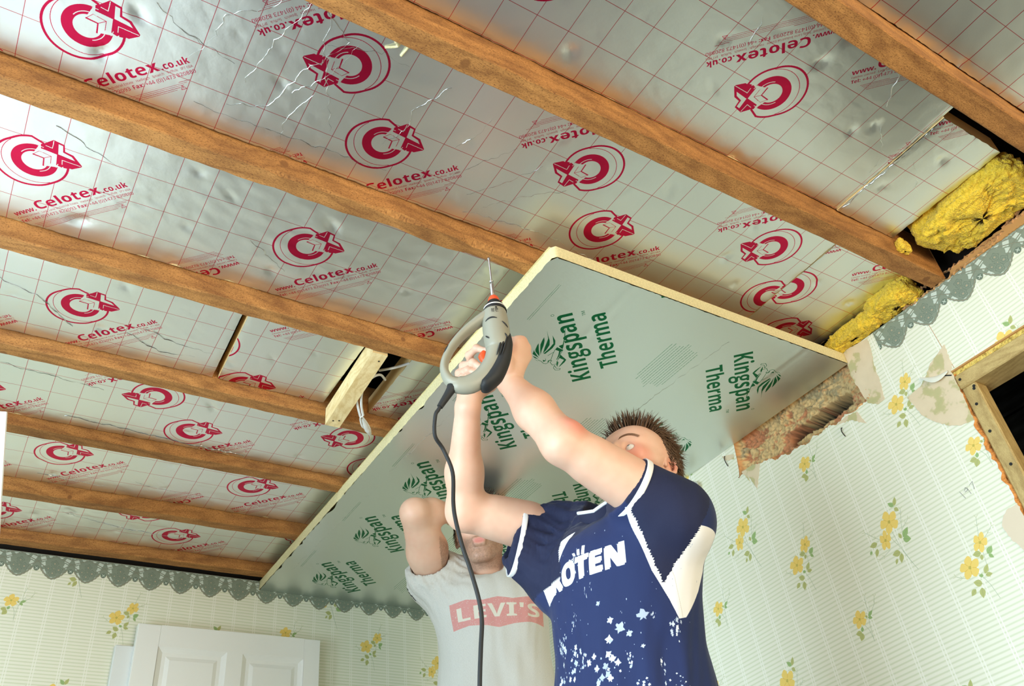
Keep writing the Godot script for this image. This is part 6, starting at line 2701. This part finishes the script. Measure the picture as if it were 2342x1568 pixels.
func tee_texture() -> StandardMaterial3D:
	var w := 1536
	var h := 1024
	var img := Image.create(w, h, false, Image.FORMAT_RGB8)
	var fl := FastNoiseLite.new()
	fl.seed = 77
	fl.frequency = 0.4
	for y in h:
		for x in w:
			var k := fl.get_noise_2d(x * 0.35, y * 1.6)
			img.set_pixel(x, y, rgb(204, 202, 194).lerp(rgb(168, 166, 158), clampf(k * 0.55 + 0.12, 0.0, 1.0)))
	var t := Transform2D(Vector2(-0.34 * w, 0), Vector2(0, 0.12 * h), Vector2(0.645 * w, 0.285 * h))
	var red := rgb(204, 142, 136)
	# faded wing shaped print with pale lettering
	var wing := pv([0.0, 0.06, 0.16, 0.0, 0.34, 0.10, 0.50, 0.02, 0.66, 0.10, 0.84, 0.0, 1.0, 0.06, 1.0, 0.90, 0.84, 0.84, 0.66, 0.90, 0.50, 1.0, 0.34, 0.90, 0.16, 0.84, 0.0, 0.90])
	ink(img, [wing], t, red)
	var up := t * Transform2D(Vector2(1, 0), Vector2(0, -1), Vector2(0, 0.66))
	write(img, letters("LEVI'S", Vector2(0.06, 0.0), 0.88, 0.42), up, rgb(212, 206, 190))
	var R := RandomNumberGenerator.new()
	R.seed = 8
	for k in 900:
		blot(img, t, Vector2(R.randf(), R.randf()), Vector2(0.006, 0.02) * R.randf_range(0.2, 0.7), R, rgb(206, 202, 192))
	return textured(img, 0.9)


func build_people() -> void:
	people_materials()
	person_a()
	person_b()
	build_gun()


# ---- the corded screw gun, held upright; d(s, z): s towards the hand loop, z above the lens
const GUN := Vector2(0.8957, 1.2825)
func gp(s: float, z: float, side := 0.0) -> Vector3:
	return W(GUN.x - 0.8516 * s + 0.5242 * side, GUN.y + 0.5242 * s + 0.8516 * side, z)


func flat_tube(g: Geo, path: Array, ra: Array, rb: Array, side: Vector3, sides := 16) -> void:
	var rows := []
	var m := path.size()
	for i in m:
		var d: Vector3 = (path[mini(i + 1, m - 1)] - path[maxi(i - 1, 0)]).normalized()
		var n := d.cross(side).normalized()
		var row := PackedVector3Array()
		for k in sides + 1:
			var a := TAU * (k % sides) / sides
			row.append(path[i] + n * cos(a) * ra[i] + side * sin(a) * rb[i])
		rows.append(row)
	g.sheet(rows, [], true, false)
	for e in [0, m - 1]:
		for k in sides:
			g.facet(path[e], rows[e][k], rows[e][k + 1])


func spread(vals: Array, m: int) -> Array:      # interpolate a short list of radii over m places
	var out := []
	for i in m:
		var t := float(i) / (m - 1) * (vals.size() - 1)
		var k := mini(int(t), vals.size() - 2)
		out.append(lerpf(vals[k], vals[k + 1], t - k))
	return out


func build_gun() -> void:
	var at := gp(0.0, 1.25)
	var o := thing("screw_gun", "grey and black corded screw gun with an orange nose, held upright below the joists", "power tool", at)
	var axis := Transform3D(Basis(Vector3(-0.8516, 0, -0.5242), Vector3.UP, Vector3(-0.8516, 0, -0.5242).cross(Vector3.UP)), Vector3.ZERO)
	var sec := func(called: String, prof: Array, m: Material, s := 0.0) -> void:
		var g := Geo.new()
		var p := []
		for q in prof:
			p.append(Vector2(q[0], q[1] - 1.25))
		lathe(g, p, axis.translated_local(Vector3(s, 0, 0)), 28)
		obj(called, g, m, o)
	sec.call("screw", [[0.0, 1.398], [0.0022, 1.3985], [0.0022, 1.4705], [0.0040, 1.4740], [0.0042, 1.4765], [0.0, 1.4775]], M.steel)
	sec.call("washer", [[0.0, 1.3955], [0.0052, 1.3965], [0.0055, 1.3990], [0.0030, 1.4012], [0.0022, 1.4015]], M.steel)
	sec.call("bit_holder", [[0.0, 1.340], [0.0056, 1.340], [0.0056, 1.3865], [0.0048, 1.3895], [0.0030, 1.3910], [0.0030, 1.3965], [0.0, 1.3968]], M.steel)
	sec.call("orange_nose", [[0.0145, 1.3280], [0.0138, 1.3375], [0.0118, 1.3445], [0.0085, 1.3490], [0.0, 1.3500]], M.orange)
	sec.call("black_collar", [[0.0285, 1.2975], [0.0285, 1.3035], [0.0262, 1.3075], [0.0255, 1.3105], [0.0225, 1.3190], [0.0180, 1.3215], [0.0172, 1.3270], [0.0150, 1.3310], [0.0, 1.3312]], M.black)
	sec.call("grey_stripe", [[0.0260, 1.3078], [0.0268, 1.3085], [0.0266, 1.3108], [0.0256, 1.3112]], M.cable)
	sec.call("body", [[0.0, 1.180], [0.0200, 1.182], [0.0290, 1.192], [0.0318, 1.215], [0.0320, 1.245], [0.0308, 1.275], [0.0290, 1.295], [0.0280, 1.2985], [0.0, 1.299]], M.tool_grey, 0.002)
	# slots in the body
	for q in [[1.2565, -62.0, -8.0, 0.0322], [1.2480, 12.0, 42.0, 0.0323], [1.2160, -70.0, -52.0, 0.0321], [1.2140, 20.0, 34.0, 0.0321]]:
		var g := Geo.new()
		var pts := []
		for i in 11:
			var a := deg_to_rad(lerpf(q[1], q[2], i / 10.0) + 104.0)
			pts.append(gp(0.002 + cos(a) * q[3], q[0] + (0.004 * sin(i / 10.0 * PI) if q[0] > 1.25 else -0.012 * i / 10.0), -sin(a) * q[3]) - at)
		tube(g, pts, spread([0.0008, 0.0020, 0.0020, 0.0008], 11), 6)
		obj("vent_slot", g, M.black, o)
	# maker's lettering running down the body
	var g := Geo.new()
	var lines := [[letters("BLACK&", Vector2(0, 0.0015), 0.026, 0.0068), 0], [letters("DECKER", Vector2(0, -0.0078), 0.026, 0.0068), 1]]
	for l in lines:
		for t in l[0]:
			var q := []
			for p in t:
				var a: float = p.y / 0.0300 + deg_to_rad(90.0)
				q.append(gp(0.002 + cos(a) * 0.03055, 1.2935 - p.x * 1.0 - 0.006, -sin(a) * 0.03055) - at)
			g.facet(q[0], q[1], q[2])
	tube(g, [gp(0.002 + cos(1.72) * 0.0295, 1.2915, -sin(1.72) * 0.0295) - at, gp(0.002 + cos(1.72) * 0.0302, 1.2915, -sin(1.72) * 0.0302) - at], [0.0026], 6)
	obj("maker_lettering", g, M.black, o)
	var side := gp(0, 0, 1) - gp(0, 0, 0)
	# grip, rubber and hand loop
	var path := curve([gp(-0.002, 1.224), gp(0.006, 1.190), gp(0.0180, 1.153), gp(0.042, 1.117), gp(0.073, 1.097), gp(0.1000, 1.098), gp(0.1160, 1.112)], 6)
	for i in path.size():
		path[i] -= at
	g = Geo.new()
	flat_tube(g, path, spread([0.026, 0.024, 0.022, 0.0225, 0.023, 0.021, 0.012], path.size()), spread([0.026, 0.023, 0.021, 0.020, 0.020, 0.019, 0.011], path.size()), side)
	obj("grip", g, M.tool_grey, o)
	path = curve([gp(-0.0215, 1.2330), gp(-0.0180, 1.202), gp(-0.0060, 1.157), gp(0.0160, 1.113), gp(0.0400, 1.088), gp(0.050, 1.083)], 6)
	for i in path.size():
		path[i] -= at
	g = Geo.new()
	flat_tube(g, path, spread([0.008, 0.015, 0.0175, 0.0190, 0.0140, 0.004], path.size()), spread([0.010, 0.0225, 0.0235, 0.0235, 0.0225, 0.012], path.size()), side)
	obj("rubber_grip", g, M.rubber, o)
	for k in 3:
		g = Geo.new()
		path = curve([gp(-0.020 + k * 0.006, 1.205, 0.0), gp(-0.012 + k * 0.006, 1.178, 0.0), gp(-0.004 + k * 0.006, 1.155, 0.0)], 5)
		for i in path.size():
			path[i] += -side * (0.0232 + 0.0006) - at
		tube(g, path, spread([0.0008, 0.0022, 0.0022, 0.0008], path.size()), 6)
		obj("rubber_rib", g, M.black, o)
	path = curve([gp(0.018, 1.2905), gp(0.0445, 1.2722), gp(0.0780, 1.2435), gp(0.1065, 1.2075), gp(0.1245, 1.1710), gp(0.1290, 1.1400), gp(0.1190, 1.1105), gp(0.100, 1.0985)], 7)
	for i in path.size():
		path[i] -= at
	g = Geo.new()
	flat_tube(g, path, spread([0.015, 0.0125, 0.0105, 0.0095, 0.0095, 0.0100, 0.0125, 0.015], path.size()), spread([0.020, 0.0185, 0.0165, 0.016, 0.016, 0.0165, 0.018, 0.019], path.size()), side)
	obj("hand_loop", g, M.tool_grey, o)
	path = curve([gp(0.1045, 1.2195), gp(0.1205, 1.1920), gp(0.1310, 1.163)], 6)
	for i in path.size():
		path[i] -= at
	g = Geo.new()
	flat_tube(g, path, spread([0.003, 0.006, 0.003], path.size()), spread([0.010, 0.0150, 0.010], path.size()), side)
	obj("loop_pad", g, M.rubber, o)
	g = Geo.new()
	path = curve([gp(0.0350, 1.182) - at, gp(0.0400, 1.170) - at, gp(0.0360, 1.155) - at], 5)
	flat_tube(g, path, spread([0.006, 0.010, 0.006], path.size()), spread([0.009, 0.010, 0.008], path.size()), side)
	obj("trigger", g, M.orange, o)
	g = Geo.new()
	path = [gp(0.106, 1.100) - at, gp(0.1145, 1.0905) - at, gp(0.1180, 1.0850) - at, gp(0.1260, 1.0715) - at, gp(0.1360, 1.0560) - at, gp(0.1440, 1.0431) - at]
	tube(g, path, [0.012, 0.0135, 0.0105, 0.0092, 0.0080, 0.0070], 14)
	obj("strain_relief", g, M.rubber, o)
	g = Geo.new()
	path = [gp(0.142, 1.046), gp(0.1475, 1.036)]
	for q in [[0.7650, 1.366, 1.022], [0.772, 1.385, 0.985], [0.800, 1.40, 0.963], [0.819, 1.40, 0.911], [0.816, 1.40, 0.838], [0.819, 1.40, 0.798], [0.831, 1.40, 0.741], [0.845, 1.40, 0.696], [0.860, 1.40, 0.634], [0.863, 1.40, 0.591], [0.856, 1.40, 0.539], [0.847, 1.40, 0.467], [0.83, 1.40, 0.30], [0.80, 1.40, 0.0], [0.78, 1.38, -0.35], [0.76, 1.36, -0.62], [0.72, 1.30, -0.709], [0.55, 1.15, -0.714], [0.2, 1.05, -0.714]]:
		path.append(W(q[0], q[1], q[2]))
	for i in path.size():
		path[i] -= at
	tube(g, curve(path, 7), [0.0044], 10)
	obj("power_cord", g, M.rubber, o)
